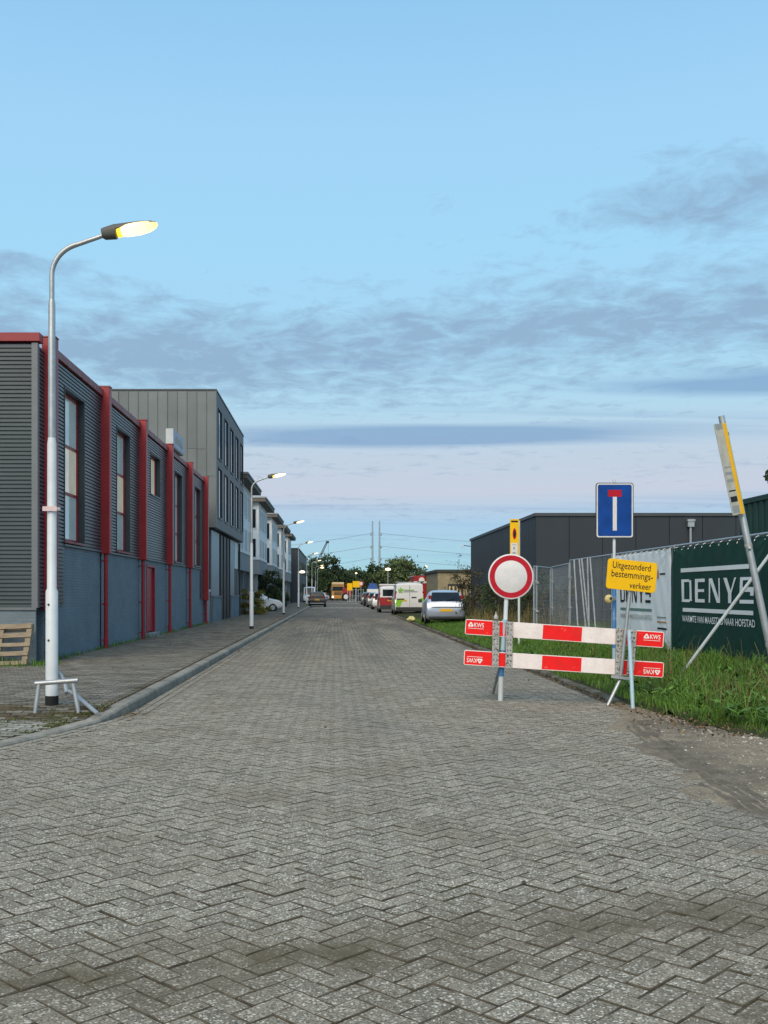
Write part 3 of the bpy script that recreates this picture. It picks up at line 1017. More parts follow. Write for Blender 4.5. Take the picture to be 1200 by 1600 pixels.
# fallen leaves along the kerbs
def leaves(name, m, pts, lo, hi, seed=2):
    rnd = random.Random(seed)
    mb = MB()
    for x, y, z in pts:
        r = rnd.uniform(lo, hi)
        a = rnd.uniform(0, 6.283)
        t1, t2 = rnd.gauss(0, 0.35), rnd.gauss(0, 0.35)
        u = Vector((math.cos(a), math.sin(a), t1)) * r
        v = Vector((-math.sin(a), math.cos(a), t2)) * r * 0.6
        o = Vector((x, y, z + 0.006 + abs(t1) * r + abs(t2) * r * 0.6))
        mb.add([o - u, o - v * 0.9 - u * 0.2, o + u, o + v - u * 0.1], [(0, 1, 2), (0, 2, 3)], rnd.random())
    return mb.build(name, m, kind='stuff')
pts = []
for _ in range(1100):
    y = 10.5 + 30 * R.random() ** 1.7
    x = (3.76 - abs(R.gauss(0, 0.10))) if y > 13.3 else interp([(10.1, 4.35), (11.3, 4.0), (13.3, 3.7)], y) - R.gauss(0.02, 0.16)
    pts.append((x, y, 0.012))
for _ in range(260):
    x, y = R.gauss(4.0, 0.35), R.gauss(11.4, 0.38)
    pts.append((x, y, max(0.012, zv(x, y) + 0.03)))
for _ in range(150):
    y = R.uniform(12.4, 44)
    pts.append((xk(y) + abs(R.gauss(0, 0.12)), y, 0.006))
for _ in range(50):
    pts.append((R.gauss(-2.5, 0.07), R.gauss(12.5, 0.14), 0.006))
for _ in range(240):
    y = R.uniform(18, 46)
    x = R.uniform(-5.7, -3.4)
    pts.append((x, y, zs(x, y)))
for _ in range(60):
    y = R.uniform(5, 38)
    pts.append((R.uniform(-2, 3.4), y, 0.002))
leaves('leaf_litter', mt['leaf_litter'], pts, 0.010, 0.028)
# loose stones on the dirt
mb = MB()
rnd = random.Random(4)
for _ in range(2600):
    y = rnd.uniform(5.0, 12.3)
    x = xr(y) + (rnd.uniform(0.15, 2.4) if rnd.random() < 0.5 else rnd.gauss(1.15, 0.35))
    if zv(x, y) > 0.06:
        continue
    r = rnd.choice((0.005, 0.006, 0.008, 0.008, 0.010, 0.010, 0.016)) * rnd.uniform(0.7, 1.3)
    o = Vector((x, y, zdirt(x, y) + r * 0.2))
    vs = [o + Vector((rnd.uniform(.7, 1.4) * r * a, rnd.uniform(.7, 1.3) * r * b_, rnd.uniform(.5, .9) * r * c)) for a, b_, c in
          ((1, 0, 0), (-1, 0, 0), (0, 1, 0), (0, -1, 0), (0, 0, 1), (0, 0, -1))]
    mb.add(vs, [(0, 2, 4), (2, 1, 4), (1, 3, 4), (3, 0, 4), (2, 0, 5), (1, 2, 5), (3, 1, 5), (0, 3, 5)], rnd.random())
mb.build('loose_stones', mt['pebble'], kind='stuff')
# two dotted lines of white blocks across the street
for i, (yy, x0, x1) in enumerate(((100, -2.2, 3.1), (143, -2.3, 3.0))):
    mb = MB()
    x = x0
    while x < x1:
        for r_ in (0, 1.2):
            mb.box(x + r_ * 0.2, x + 0.25 + r_ * 0.2, yy + r_, yy + 0.5 + r_, -0.004, 0.003)
        x += 0.5
    mb.build('road_marking', mt['whiteprint'], kind='structure')

# ================================================================== THE RED AND GREY WAREHOUSE (left)
FX = -5.82                                     # street face of the cladding
P0, BAY, NB = 20.61, 4.93, 5                   # first pilaster, bay length, bays
Y0W, Y1W, ZT = 20.0, P0 + BAY * NB + 0.34, 6.38
wh = thing('warehouse', 'red and grey warehouse with ribbed cladding, red downpipes and tall windows along the pavement', 'warehouse', (FX, Y0W, 0))
PITCH = 0.0806
def ribs(mb, along0, along1, z0, z1, face):
    """trapezoid ribbed sheet between two positions along the wall; face(a, off, z) gives the point"""
    prof = []
    k = math.floor(z0 / PITCH)
    while k * PITCH < z1:
        zb = k * PITCH
        for dz, off in ((0, 0.0), (0.050, 0.0), (0.054, -0.034), (0.074, -0.034)):
            prof.append((zb + dz, off))
        k += 1
    prof = [(max(z0, min(z1, z)), o) for z, o in prof]
    prof = [(z0, prof[0][1])] + prof + [(z1, prof[-1][1])]
    q = []
    for z, o in prof:
        if not q or abs(z - q[-1][0]) > 1e-4:
            q.append((z, o))
    vs = [face(a, o, z) for z, o in q for a in (along0, along1)]
    mb.add(vs, [(2 * i, 2 * i + 1, 2 * i + 3, 2 * i + 2) for i in range(len(q) - 1)])
fside = lambda a, o, z: (FX + o, a, z)
fgable = lambda a, o, z: (a, Y0W - o, z)
# backing walls
b = MB()
b.box(-16, FX - 0.32, Y0W + 0.12, Y1W, -0.05, ZT - 0.02)
b.build('backing_wall', mt['black'], wh)
b = MB()
b.box(-15.9, FX - 0.2, Y0W + 0.2, Y1W - 0.2, ZT - 0.015, ZT + 0.01)
b.build('roof', mt['roofdark'], wh)
# gable: ribbed sheet, corner trim, red parapet cap and rendered plinth
b = MB()
ribs(b, -16, FX - 0.02, 1.22, ZT - 0.02, fgable)
b.build('gable_cladding', mt['clad'], wh)
b = MB()
b.box(FX - 0.11, FX + 0.012, Y0W - 0.022, Y0W + 0.10, 1.20, ZT)
b.build('corner_trim', mt['cladtrim'], wh, bevel=0.004)
b = MB()
b.box(-16, FX - 0.03, Y0W - 0.015, Y0W + 0.05, -0.05, 1.16)
b.build('plinth', mt['plinth'], wh)
b = MB()
b.box(-16, FX - 0.01, Y0W - 0.045, Y0W - 0.02, 1.16, 1.215)
b.build('drip_trim', mt['cladtrim'], wh)
b = MB()
b.box(-16, FX + 0.06, Y0W - 0.06, Y0W + 0.20, ZT + 0.02, ZT + 0.19)
b.build('parapet_cap', mt['red'], wh, bevel=0.006)
# facade strip ahead of the first pilaster
b = MB()
ribs(b, Y0W + 0.10, P0 - 0.12, 1.22, ZT - 0.02, fside)
b.build('cladding', mt['clad'], wh)
for i in range(NB):
    ya, yb = P0 + BAY * i + 0.09, P0 + BAY * (i + 1) - 0.09
    w0 = P0 + BAY * i + (1.41, 1.73, 1.79, 1.70, 2.11)[i]
    w1 = w0 + 1.70
    zlow = 2.55
    tall = i != 2
    wz0, wz1 = (2.62, 5.90) if tall else (4.62, 5.90)
    b = MB()
    zl = 1.22 if i == 0 else zlow
    if i == 0:
        ribs(b, ya, 21.97, 1.22, ZT - 0.02, fside)
        ribs(b, 21.97, w0, zlow, ZT - 0.02, fside)
    else:
        ribs(b, ya, w0, zlow, ZT - 0.02, fside)
    if i == NB - 1:
        ribs(b, w1, yb - 0.95, zlow, ZT - 0.02, fside)
        ribs(b, yb - 0.95, yb, 1.22, ZT - 0.02, fside)
    else:
        ribs(b, w1, yb, zlow, ZT - 0.02, fside)
    ribs(b, w0, w1, wz1, ZT - 0.02, fside)
    if not tall:
        ribs(b, w0, w1, zlow, wz0, fside)
    b.build('cladding', mt['clad'], wh)
    # flashing below the sheet
    b = MB()
    b.box(FX - 0.05, FX + 0.022, (ya if i else 21.97), (yb if i < NB - 1 else yb - 0.95), zlow - 0.045, zlow - 0.004)
    b.build('drip_trim', mt['cladtrim'], wh)
    # painted brick plinth (with the door left out in the third bay)
    b = MB()
    d0, d1 = P0 + BAY * 2 + 1.25, P0 + BAY * 2 + 2.75
    if i == 2:
        b.box(FX - 0.30, FX - 0.035, ya, d0, -0.05, zlow - 0.05)
        b.box(FX - 0.30, FX - 0.035, d1, yb, -0.05, zlow - 0.05)
        b.box(FX - 0.30, FX - 0.035, d0, d1, 2.38, zlow - 0.05)
    else:
        b.box(FX - 0.30, FX - 0.035, ya - 0.14, yb + 0.14, -0.05, zlow - 0.05)
    b.build('plinth', mt['plinth'], wh)
    # window: reveal, frame, panes
    rev = MB()
    D = 0.20
    rev.box(FX - D, FX + 0.012, w0 - 0.04, w0, wz0, wz1)
    rev.box(FX - D, FX + 0.012, w1, w1 + 0.04, wz0, wz1)
    rev.box(FX - D, FX + 0.012, w0 - 0.04, w1 + 0.04, wz1, wz1 + 0.04)
    win = rev.build('window', mt['reveal'], wh)
    b = MB()
    b.box(FX - D, FX + 0.045, w0 - 0.05, w1 + 0.05, wz0 - 0.05, wz0)
    b.build('sill', mt['redfade'] if i < 2 else mt['cladtrim'], win, bevel=0.004)
    b = MB()
    fx0, fx1 = FX - D + 0.002, FX - D + 0.065
    b.box(fx0, fx1, w0, w0 + 0.07, wz0, wz1)
    b.box(fx0, fx1, w1 - 0.07, w1, wz0, wz1)
    b.box(fx0, fx1, w0 + 0.07, w1 - 0.07, wz1 - 0.07, wz1)
    b.box(fx0, fx1, w0 + 0.07, w1 - 0.07, wz0, wz0 + 0.07)
    zz = [wz0 + 0.07, wz1 - 0.07]
    if tall:
        b.box(fx0, fx1 - 0.004, w0 + 0.07, w1 - 0.07, 3.67, 3.73)
        b.box(fx0, fx1 - 0.004, w0 + 0.07, w1 - 0.07, 4.72, 4.78)
        zz = [wz0 + 0.07, 3.67, 3.73, 4.72, 4.78, wz1 - 0.07]
    b.build('frame', mt['red'], win)
    for k in range(0, len(zz), 2):
        b = MB()
        b.box(FX - D - 0.01, FX - D + 0.030, w0 + 0.07, w1 - 0.07, zz[k], zz[k + 1])
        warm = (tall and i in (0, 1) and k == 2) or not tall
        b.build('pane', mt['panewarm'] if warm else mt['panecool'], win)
    if i == 2:
        b = MB()
        b.box(FX - 0.16, FX - 0.10, d0 + 0.09, d1 - 0.09, 0.27, 2.30)
        door = b.build('door', mt['reddoor'], wh)
        b = MB()
        b.box(FX - 0.17, FX - 0.02, d0, d0 + 0.09, 0.24, 2.38)
        b.box(FX - 0.17, FX - 0.02, d1 - 0.09, d1, 0.24, 2.38)
        b.box(FX - 0.17, FX - 0.02, d0 + 0.09, d1 - 0.09, 2.30, 2.38)
        b.build('frame', mt['red'], door)
        b = MB()
        b.box(FX - 0.10, FX - 0.06, d0 + 0.17, d0 + 0.22, 1.15, 1.40)
        b.tube([(FX - 0.06, d0 + 0.195, 1.30), (FX - 0.03, d0 + 0.195, 1.30), (FX - 0.03, d0 + 0.32, 1.30)], 0.011, 6)
        b.build('handle', mt['trim'], door)
        b = MB()
        b.box(FX - 0.28, FX + 0.12, d0 - 0.05, d1 + 0.05, -0.05, 0.235)
        b.build('step', mt['greyrender'], wh, bevel=0.008)
    # roof edge along the street
    b = MB()
    b.box(FX - 0.12, FX + 0.055, ya, yb, ZT, ZT + 0.17)
    b.build('parapet_cap', mt['redfade'], wh, bevel=0.006)
for i in range(NB + 1):
    y = P0 + BAY * i
    zb = 1.15 if i in (0, NB) else 2.47
    b = MB()
    b.box(FX - 0.05, FX + 0.215, y - 0.125, y + 0.125, zb, ZT + 0.23)
    pl = b.build('pilaster', mt['red'], wh, bevel=0.010)
    b = MB()
    b.box(FX - 0.06, FX + 0.225, y - 0.135, y + 0.135, ZT + 0.232, ZT + 0.258)
    b.build('cap', mt['redfade'], pl)
    b = MB()
    b.tube([(FX + 0.10, y, zb + 0.02), (FX + 0.10, y, 0.30)], 0.055, 12)
    b.tube([(FX + 0.10, y, 0.30), (FX + 0.10, y, 0.05)], 0.062, 12)
    for z in (zb - 0.15, zb * 0.5, 0.34):
        b.tube([(FX + 0.10, y, z), (FX + 0.10, y, z - 0.05)], 0.066, 12)
        b.box(FX - 0.05, FX + 0.06, y - 0.015, y + 0.015, z - 0.04, z - 0.01)
    b.build('downpipe', mt['red'], wh, smooth=50)
# illuminated-type sign box standing on the roof edge
sg = thing('sign_box', 'white box sign with a bluish face standing on the warehouse roof edge', 'sign', (-5.7, 35.3, ZT))
b = MB()
b.box(-5.93, -5.66, 35.8, 38.2, ZT + 0.21, ZT + 0.86)
b.build('case', mt['boxgrey'], sg, bevel=0.012)
m = M('bluish_sign_face', (0.16, 0.24, 0.38), 0.35, var=0.1, scale=1.6, col2=(0.36, 0.36, 0.36), cut=(0.45, 0.7), spec=0.5)
b = MB()
b.box(-5.66, -5.645, 35.85, 38.15, ZT + 0.25, ZT + 0.82)
b.build('face', m, sg)
mm = M('worn_sign_print', (0.34, 0.31, 0.22), 0.5, var=0.1)
b = MB()
for y0, y1, z0, z1 in ((36.2, 36.6, .42, .66), (36.68, 37.0, .42, .64), (37.1, 37.4, .40, .66), (37.48, 37.8, .40, .60)):
    b.box(-5.646, -5.641, y0, y1, ZT + z0, ZT + z1)
b.build('worn_print', mm, sg)
for y in (36.2, 37.6):
    b = MB()
    b.box(-5.86, -5.78, y, y + 0.08, ZT + 0.17, ZT + 0.215)
    b.build('bracket', mt['galv'], sg)

# pallet leaning on the gable wall
pal = thing('pallet', 'weathered wooden pallet leaning against the warehouse gable beside the lamp post', 'pallet', (-6.4, 19.5, 0.1))
o = Vector((-7.02, 19.32, 0.09))
ux, uz = Vector((1.2, 0, 0)), Vector((0.0, 0.42, 0.80)).normalized()
ux = Vector((1.2, -0.02, 0.05))
un = ux.cross(uz).normalized()
if un.y > 0:
    un = -un
rr = random.Random(9)
Lz = 0.88
for k in range(5):
    s = k * (Lz - 0.12) / 4
    b = MB()
    b.obox(o + uz * s + un * 0.004 + ux * rr.uniform(-0.01, 0.01), ux * rr.uniform(0.99, 1.01), uz * rr.choice((0.08, 0.09, 0.10)), un * 0.022)
    b.build('board', mt['wood'], pal, bevel=0.003)
for s in (0.0, 0.46, 0.91):
    b = MB()
    b.obox(o + ux * s - un * 0.10, ux * 0.085, uz * Lz, un * 0.10)
    b.build('stringer', mt['wood'], pal, bevel=0.003)
for s in (0.0, 0.76):
    b = MB()
    b.obox(o + uz * s - un * 0.124, ux, uz * 0.11, un * 0.020)
    b.build('board', mt['wood'], pal, bevel=0.003)

# ================================================================== THE ZINC BUILDING
ZX, ZY0, ZY1, ZZ0, ZZ1 = -5.52, 47.4, 61.5, 4.52, 10.88
zb_ = thing('zinc_building', 'tall grey zinc clad block with slit windows beyond the red warehouse', 'building', (ZX, ZY0, 0))
b = MB()
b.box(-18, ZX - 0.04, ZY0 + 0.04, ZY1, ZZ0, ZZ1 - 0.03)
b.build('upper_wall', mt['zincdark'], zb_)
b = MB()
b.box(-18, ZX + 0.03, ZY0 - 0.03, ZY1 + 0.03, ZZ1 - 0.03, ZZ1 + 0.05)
b.build('roof_edge', mt['zincdark'], zb_)
rr = random.Random(3)
x = ZX - 0.452
k = 0
while x > -13.3:
    splits = [ZZ0, ZZ1 - 0.05]
    if k in (1,):
        splits = [ZZ0, 8.15, ZZ1 - 0.05]
    elif k in (0, 3, 6, 10):
        splits = [ZZ0, 6.9 + 0.6 * (k % 2), ZZ1 - 0.05]
    elif k in (2, 4):
        splits = [ZZ0, 8.17, ZZ1 - 0.05]
    for za, zc in zip(splits, splits[1:]):
        b = MB()
        b.box(x + 0.014, x + 0.452 - 0.014, ZY0 - 0.012, ZY0 + 0.045, za + 0.006, zc - 0.006)
        b.box(x - 0.011, x + 0.011, ZY0 - 0.055, ZY0 + 0.04, za + 0.003, zc - 0.003)
        b.t = [rr.random()] * len(b.f)
        b.build('panel', mt['zinc'], zb_)
    x -= 0.452
    k += 1
b = MB()
b.box(ZX - 0.02, ZX + 0.012, ZY0 - 0.03, ZY0 + 0.14, ZZ0, ZZ1 - 0.03)
b.build('corner_trim', mt['zinc'], zb_)
# street face in dark sheet with two rows of slit windows
yw = [48.2 + 2.82 * i for i in range(5)]
rows = ((5.05, 7.42), (7.86, 10.2))
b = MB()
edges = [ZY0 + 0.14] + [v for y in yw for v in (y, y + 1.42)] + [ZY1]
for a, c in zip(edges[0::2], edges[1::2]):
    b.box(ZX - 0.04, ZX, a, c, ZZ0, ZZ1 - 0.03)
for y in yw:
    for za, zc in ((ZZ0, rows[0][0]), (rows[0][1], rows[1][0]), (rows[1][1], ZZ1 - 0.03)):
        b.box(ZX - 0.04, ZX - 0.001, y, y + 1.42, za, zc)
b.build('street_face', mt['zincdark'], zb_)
for y in yw:
    for za, zc in rows:
        b = MB()
        b.box(ZX - 0.038, ZX + 0.03, y, y + 0.05, za, zc)
        b.box(ZX - 0.038, ZX + 0.03, y + 1.37, y + 1.42, za, zc)
        b.box(ZX - 0.038, ZX + 0.03, y + 0.05, y + 1.37, zc - 0.05, zc)
        w = b.build('window', mt['black'], zb_)
        b = MB()
        b.box(ZX - 0.036, ZX - 0.02, y + 0.05, y + 1.37, za, zc - 0.05)
        b.build('pane', mt['darkglass'], w)
        b = MB()
        b.box(ZX - 0.03, ZX + 0.05, y - 0.02, y + 1.44, za - 0.05, za)
        b.build('sill', mt['cladtrim'], w)
# ground floor set back under the overhang
gx = ZX - 0.28
b = MB()
b.box(-17.8, gx - 0.06, ZY0 + 0.25, ZY1 - 0.1, -0.05, ZZ0)
b.build('lower_wall', mt['anthracite'], zb_)
b = MB()
b.box(-17.9, ZX - 0.05, ZY0 + 0.05, ZY1 - 0.05, ZZ0 - 0.03, ZZ0 - 0.003)
b.build('soffit', mt['black'], zb_)
for (a, c, z0, z1, m) in ((47.9, 51.2, 1.35, 4.45, 'steelpanel'), (56.6, 58.7, 1.35, 4.45, 'steelpanel'), (59.0, 60.9, 2.9, 4.45, 'whiteframe')):
    y = a
    while y < c - 0.1:
        b = MB()
        b.box(gx - 0.05, gx, y + 0.006, min(c, y + 1.08) - 0.006, z0, z1)
        b.build('panel', mt[m], zb_)
        y += 1.08
for (a, c, off) in ((47.75, 51.3, 0.10), (56.6, 61.1, 0.06)):
    b = MB()
    b.box(gx - 0.05, gx + off, a, c, -0.05, 1.28)
    b.build('plinth', mt['plinth'], zb_)
    b = MB()
    b.box(gx - 0.05, gx + off + 0.03, a - 0.02, c + 0.02, 1.28, 1.34)
    b.build('sill', mt['cladtrim'], zb_)
b = MB()
b.box(gx - 0.055, gx - 0.02, 51.6, 56.3, -0.05, 4.45)
dr = b.build('entrance', mt['black'], zb_)
b = MB()
for y in (51.6, 53.1, 54.7, 56.2):
    b.box(gx - 0.02, gx + 0.03, y, y + 0.08, 0.1, 4.4)
b.build('frame', mt['anthracite'], dr)
b = MB()
b.tube([(gx + 0.06, 61.25, 0), (gx + 0.06, 61.25, 4.45)], 0.05, 8)
b.build('downpipe', mt['trim'], zb_)
# low link wall between the two buildings
lk = thing('link_wall', 'low blue grey wall joining the warehouse and the zinc block', 'wall', (FX, 46, 0))
b = MB()
b.box(-7.5, FX + 0.02, Y1W + 0.02, ZY0 - 0.08, -0.05, 1.55)
b.build('wall', mt['steelpanel'], lk)
b = MB()
b.box(-7.5, FX + 0.06, Y1W + 0.02, ZY0 - 0.08, 1.552, 1.64)
b.build('coping', mt['whiteframe'], lk)

# ================================================================== WHITE TOWNHOUSES WITH BAYS
def townhouse(y0, label):
    t = thing('townhouse', label, 'house', (-6.45, y0, 0), 0, 'white townhouses along the left pavement')
    fx, bx, ln = -6.42, -5.82, 15.8
    b = MB()
    b.box(-15, fx, y0, y0 + ln - 0.02, 2.95, 8.35)
    b.build('wall', mt['white'], t)
    b = MB()
    b.box(-15, fx - 0.55, y0 + 0.02, y0 + ln - 0.02, -0.05, 2.95)
    b.build('ground_floor', mt['greyrender'], t)
    b = MB()
    b.box(-15, bx + 0.55, y0 - 0.55, y0 + 10.7, 8.38, 8.62)
    rf = b.build('roof', mt['eave'], t)
    b = MB()
    b.box(-15, bx + 0.60, y0 - 0.60, y0 + 10.75, 8.622, 8.74)
    b.build('fascia', mt['greyrender'], rf)
    bay = MB()
    bay.box(fx + 0.003, bx, y0 + 0.02, y0 + 9.4, 3.05, 8.375)
    bo = bay.build('bay', mt['white'], t)
    b = MB()
    b.box(fx + 0.004, bx + 0.012, y0 + 0.004, y0 + 9.42, 2.9, 4.0)
    b.build('bay_apron', mt['greyrender'], bo)
    b = MB()
    b.box(fx - 0.12, bx + 0.05, y0 - 0.04, y0 + 9.46, 4.003, 4.06)
    b.build('ledge', mt['whiteframe'], bo)
    # windows facing up the street towards the camera
    for z0, z1 in ((4.15, 5.65), (6.35, 7.9)):
        b = MB()
        b.box(fx - 0.30, bx - 0.16, y0 - 0.035, y0 + 0.02, z0, z1)
        w = b.build('window', mt['whiteframe'], t)
        b = MB()
        b.box(fx - 0.24, bx - 0.22, y0 - 0.045, y0 - 0.03, z0 + 0.07, z1 - 0.07)
        b.build('pane', mt['darkglass'], w)
        for ya in (0.7, 3.5, 6.4):
            b = MB()
            b.box(bx - 0.02, bx + 0.035, y0 + ya, y0 + ya + 2.0, z0, z1)
            w = b.build('window', mt['whiteframe'], t)
            b = MB()
            b.box(bx + 0.03, bx + 0.045, y0 + ya + 0.09, y0 + ya + 0.95, z0 + 0.09, z1 - 0.09)
            b.build('pane', mt['curtain'], w)
            b = MB()
            b.box(bx + 0.03, bx + 0.045, y0 + ya + 1.05, y0 + ya + 1.91, z0 + 0.09, z1 - 0.09)
            b.build('pane', mt['curtain'], w)
        for ya in (10.6, 13.2):
            b = MB()
            b.box(fx - 0.02, fx + 0.035, y0 + ya, y0 + ya + 1.5, z0, z1)
            w = b.build('window', mt['whiteframe'], t)
            b = MB()
            b.box(fx + 0.03, fx + 0.045, y0 + ya + 0.09, y0 + ya + 1.41, z0 + 0.09, z1 - 0.09)
            b.build('pane', mt['curtain'], w)
    for ya in (0.3, 4.5, 9.0):
        b = MB()
        b.box(bx - 0.38, bx - 0.12, y0 + ya, y0 + ya + 0.25, -0.05, 2.9)
        b.build('column', mt['greyrender'], t)
    b = MB()
    b.box(fx - 0.56, fx - 0.50, y0 + 1.2, y0 + 2.3, 0.1, 2.3)
    d = b.build('door', mt['black'], t)
    b = MB()
    b.box(fx - 0.56, fx - 0.49, y0 + 4.0, y0 + 6.4, 0.1, 2.4)
    b.build('garage_door', mt['trim'], t)
    b = MB()
    b.tube([(fx + 0.06, y0 + 10.1, 0), (fx + 0.06, y0 + 10.1, 8.3)], 0.05, 6)
    b.build('downpipe', mt['greyrender'], t)
    return t
h0 = townhouse(61.9, 'nearest white townhouse, half hidden behind the tall zinc block')
for i, lab in enumerate(('white townhouse with a bay window above the yellow green bush', 'white townhouse above the dark rounded hedge',
                         'white townhouse with flat eaves, second from the far end of the row', 'farthest white townhouse, beside the distant dark block')):
    copy_tree(h0, (-6.45, 77.7 + 15.85 * i, 0), label=lab)
# dark block closing the row
db = thing('dark_block', 'dark flat roofed block standing past the white townhouses', 'building', (-7, 143, 0))
b = MB()
b.box(-16, -5.2, 143, 190, -0.05, 7.6)
b.build('wall', mt['anthracite'], db)
b = MB()
b.box(-16.1, -5.1, 142.9, 190.1, 7.602, 7.75)
b.build('roof', mt['roofdark'], db)
for k in range(6):
    b = MB()
    b.box(-5.21, -5.17, 146 + 7 * k, 149 + 7 * k, 1.0, 2.9)
    b.box(-5.21, -5.17, 146 + 7 * k, 149 + 7 * k, 4.3, 6.2)
    b.build('window', mt['darkglass'], db)

# ================================================================== STREET LAMPS
def arc(c, r, a0, a1, n):
    return [(c[0] + r * math.cos(a0 + (a1 - a0) * i / n), c[2] + r * math.sin(a0 + (a1 - a0) * i / n)) for i in range(n + 1)]
def lamp(x, y, z, label, lens, plate):
    t = thing('street_lamp', label, 'street lamp', (x, y, z), 0, 'lit street lamps along the left pavement')
    def T(p):
        return (x + p[0], y, z + p[1])
    b = MB()
    b.tube([(x, y, z - 0.05), (x, y, z + 1.40), (x, y, z + 1.44), (x, y, z + 3.22), (x, y, z + 3.30)], [0.077, 0.075, 0.058, 0.055, 0.046], 20)
    b.build('lower_pole', mt['polewhite'], t, smooth=35)
    b = MB()
    b.tube([(x, y, z + 3.29), (x, y, z + 4.94), (x, y, z + 5.01)], [0.045, 0.043, 0.033], 18)
    pts = [(0, 4.98)] + [(0.42 - 0.42 * math.cos(a), 5.305 + 0.40 * math.sin(a)) for a in [math.pi / 2 * 0.86 * i / 10 for i in range(11)]]
    pts.append((0.69, 5.82))
    b.tube([T(p) for p in pts], [0.032] * 11 + [0.028, 0.026], 14)
    b.build('arm', mt['galv'], t, smooth=40)
    b = MB()
    b.tube([(x, y, z - 0.02), (x, y, z + 0.115)], 0.081, 20)
    b.build('base_band', mt['rubber'], t)
    # head: tapered housing above, long glowing bowl below, tipped up a little
    ang = rad(10)
    ux, uz = Vector((math.cos(ang), 0, math.sin(ang))), Vector((-math.sin(ang), 0, math.cos(ang)))
    o = Vector((x + 0.62, y, z + 5.83))
    def loft(mb, stn, n=14):
        vs, fs = [], []
        for s, w, zu, zd in stn:
            for k in range(n):
                a = 2 * math.pi * k / n
                c, sn = math.cos(a), math.sin(a)
                e = 0.75
                yy = w * math.copysign(abs(c) ** e, c)
                zz = (zu if sn > 0 else zd) * math.copysign(abs(sn) ** e, sn)
                vs.append(o + ux * s + uz * zz + Vector((0, yy, 0)))
        m_ = len(stn)
        for i in range(m_ - 1):
            for k in range(n):
                k2 = (k + 1) % n
                fs.append((i * n + k, i * n + k2, (i + 1) * n + k2, (i + 1) * n + k))
        fs += [tuple(range(n - 1, -1, -1)), tuple((m_ - 1) * n + k for k in range(n))]
        mb.add(vs, fs)
    b = MB()
    loft(b, [(0.0, 0.055, 0.052, 0.06), (0.03, 0.065, 0.06, 0.085), (0.17, 0.085, 0.078, 0.10), (0.185, 0.09, 0.074, 0.02), (0.30, 0.115, 0.060, -0.006),
             (0.48, 0.12, 0.048, -0.006), (0.62, 0.095, 0.032, -0.004), (0.68, 0.055, 0.016, 0.0)])
    hd = b.build('lamp_head', mt['lampgrey'], t, smooth=40)
    b = MB()
    loft(b, [(0.245, 0.09, 0.012, 0.075), (0.30, 0.117, 0.028, 0.085), (0.45, 0.130, 0.030, 0.088), (0.58, 0.112, 0.024, 0.074), (0.66, 0.07, 0.012, 0.050), (0.695, 0.03, 0.006, 0.020)])
    b.build('lens', lens, hd, smooth=60)
    b = MB()
    loft(b, [(0.19, 0.080, 0.006, 0.082), (0.242, 0.09, 0.008, 0.082)])
    b.build('reflector', mt['amberlens'], hd, smooth=40)
    if plate:
        b = MB()
        b.box(x - 0.093, x + 0.083, y - 0.085, y - 0.078, z + 2.39, z + 2.447)
        b.build('number_plate', mt['pinkplate'], t)
        b = MB()
        b.tube([(x, y, z + 2.40), (x, y, z + 2.437)], 0.060, 16)
        b.box(x + 0.05, x + 0.105, y - 0.02, y + 0.02, z + 2.40, z + 2.44)
        b.build('clamp', mt['galv'], t)
        b = MB()
        for zz in (0.80, 1.24):
            b.lathe([(0.0145, 0), (0.0145, 0.010)], (x - 0.02, y - 0.070, z + zz), (0, -1, 0), 8)
        b.build('bolt', mt['trim'], t)
    return t
LX, LY = G(81, 1108, 0.06)
lamp(LX, LY, zs(LX, LY), 'nearest street lamp, tall pale post in front of the warehouse corner', mt['lampbowl'], True)
l2x, l2y = G(393, 982, 0.13)
L2 = lamp(l2x, l2y, 0.108, 'second street lamp, on the pavement in front of the zinc building', mt['lamplensfar'], False)
for k, lab in enumerate(('third street lamp, in front of the dark hedge by the townhouses', 'fourth street lamp along the left pavement, before the farthest townhouse',
                         'fifth street lamp, near the dark hatchback on the left', 'sixth street lamp, just past the dark hatchback',
                         'farthest lit street lamp on the left pavement')):
    copy_tree(L2, (-3.28, 64.9 + 26.1 * k, 0.108), label=lab)
# bent tubular guard round the first lamp
gd = thing('guard_rail', 'bent galvanised tube guard rail standing round the foot of the nearest lamp post', 'guard rail', (LX, LY - 0.2, 0.05))
Yg = LY - 0.42
zg = lambda x, y: zs(x, y) - 0.02
a, c = P(55, 1068, Yg), P(122, 1063, Yg)
b = MB()
b.tube([a, c], 0.029, 12)
b.build('top_rail', mt['galv'], gd, smooth=40)
for (px, bx) in ((61, 56), (114, 124)):
    tpt = P(px, 1068, Yg)
    f = P(bx, 1110, Yg)
    b = MB()
    b.tube([(f.x, Yg - 0.03, zg(f.x, Yg)), tpt], 0.026, 12)
    b.build('leg', mt['galv'], gd, smooth=40)
b = MB()
b.tube([P(88, 1049, LY + 0.16), P(95, 1055, LY + 0.14), P(101, 1066, LY + 0.1), P(104, 1083, LY - 0.05)], 0.027, 12)
b.build('bent_tube', mt['galv'], gd, smooth=40)
q = P(153, 1106, 12.0)
b = MB()
b.tube([P(107, 1080, LY), P(118, 1086, LY - 0.12), (q.x, q.y, zs(q.x, q.y) + 0.02)], 0.026, 12)
b.build('brace_tube', mt['galv'], gd, smooth=40)
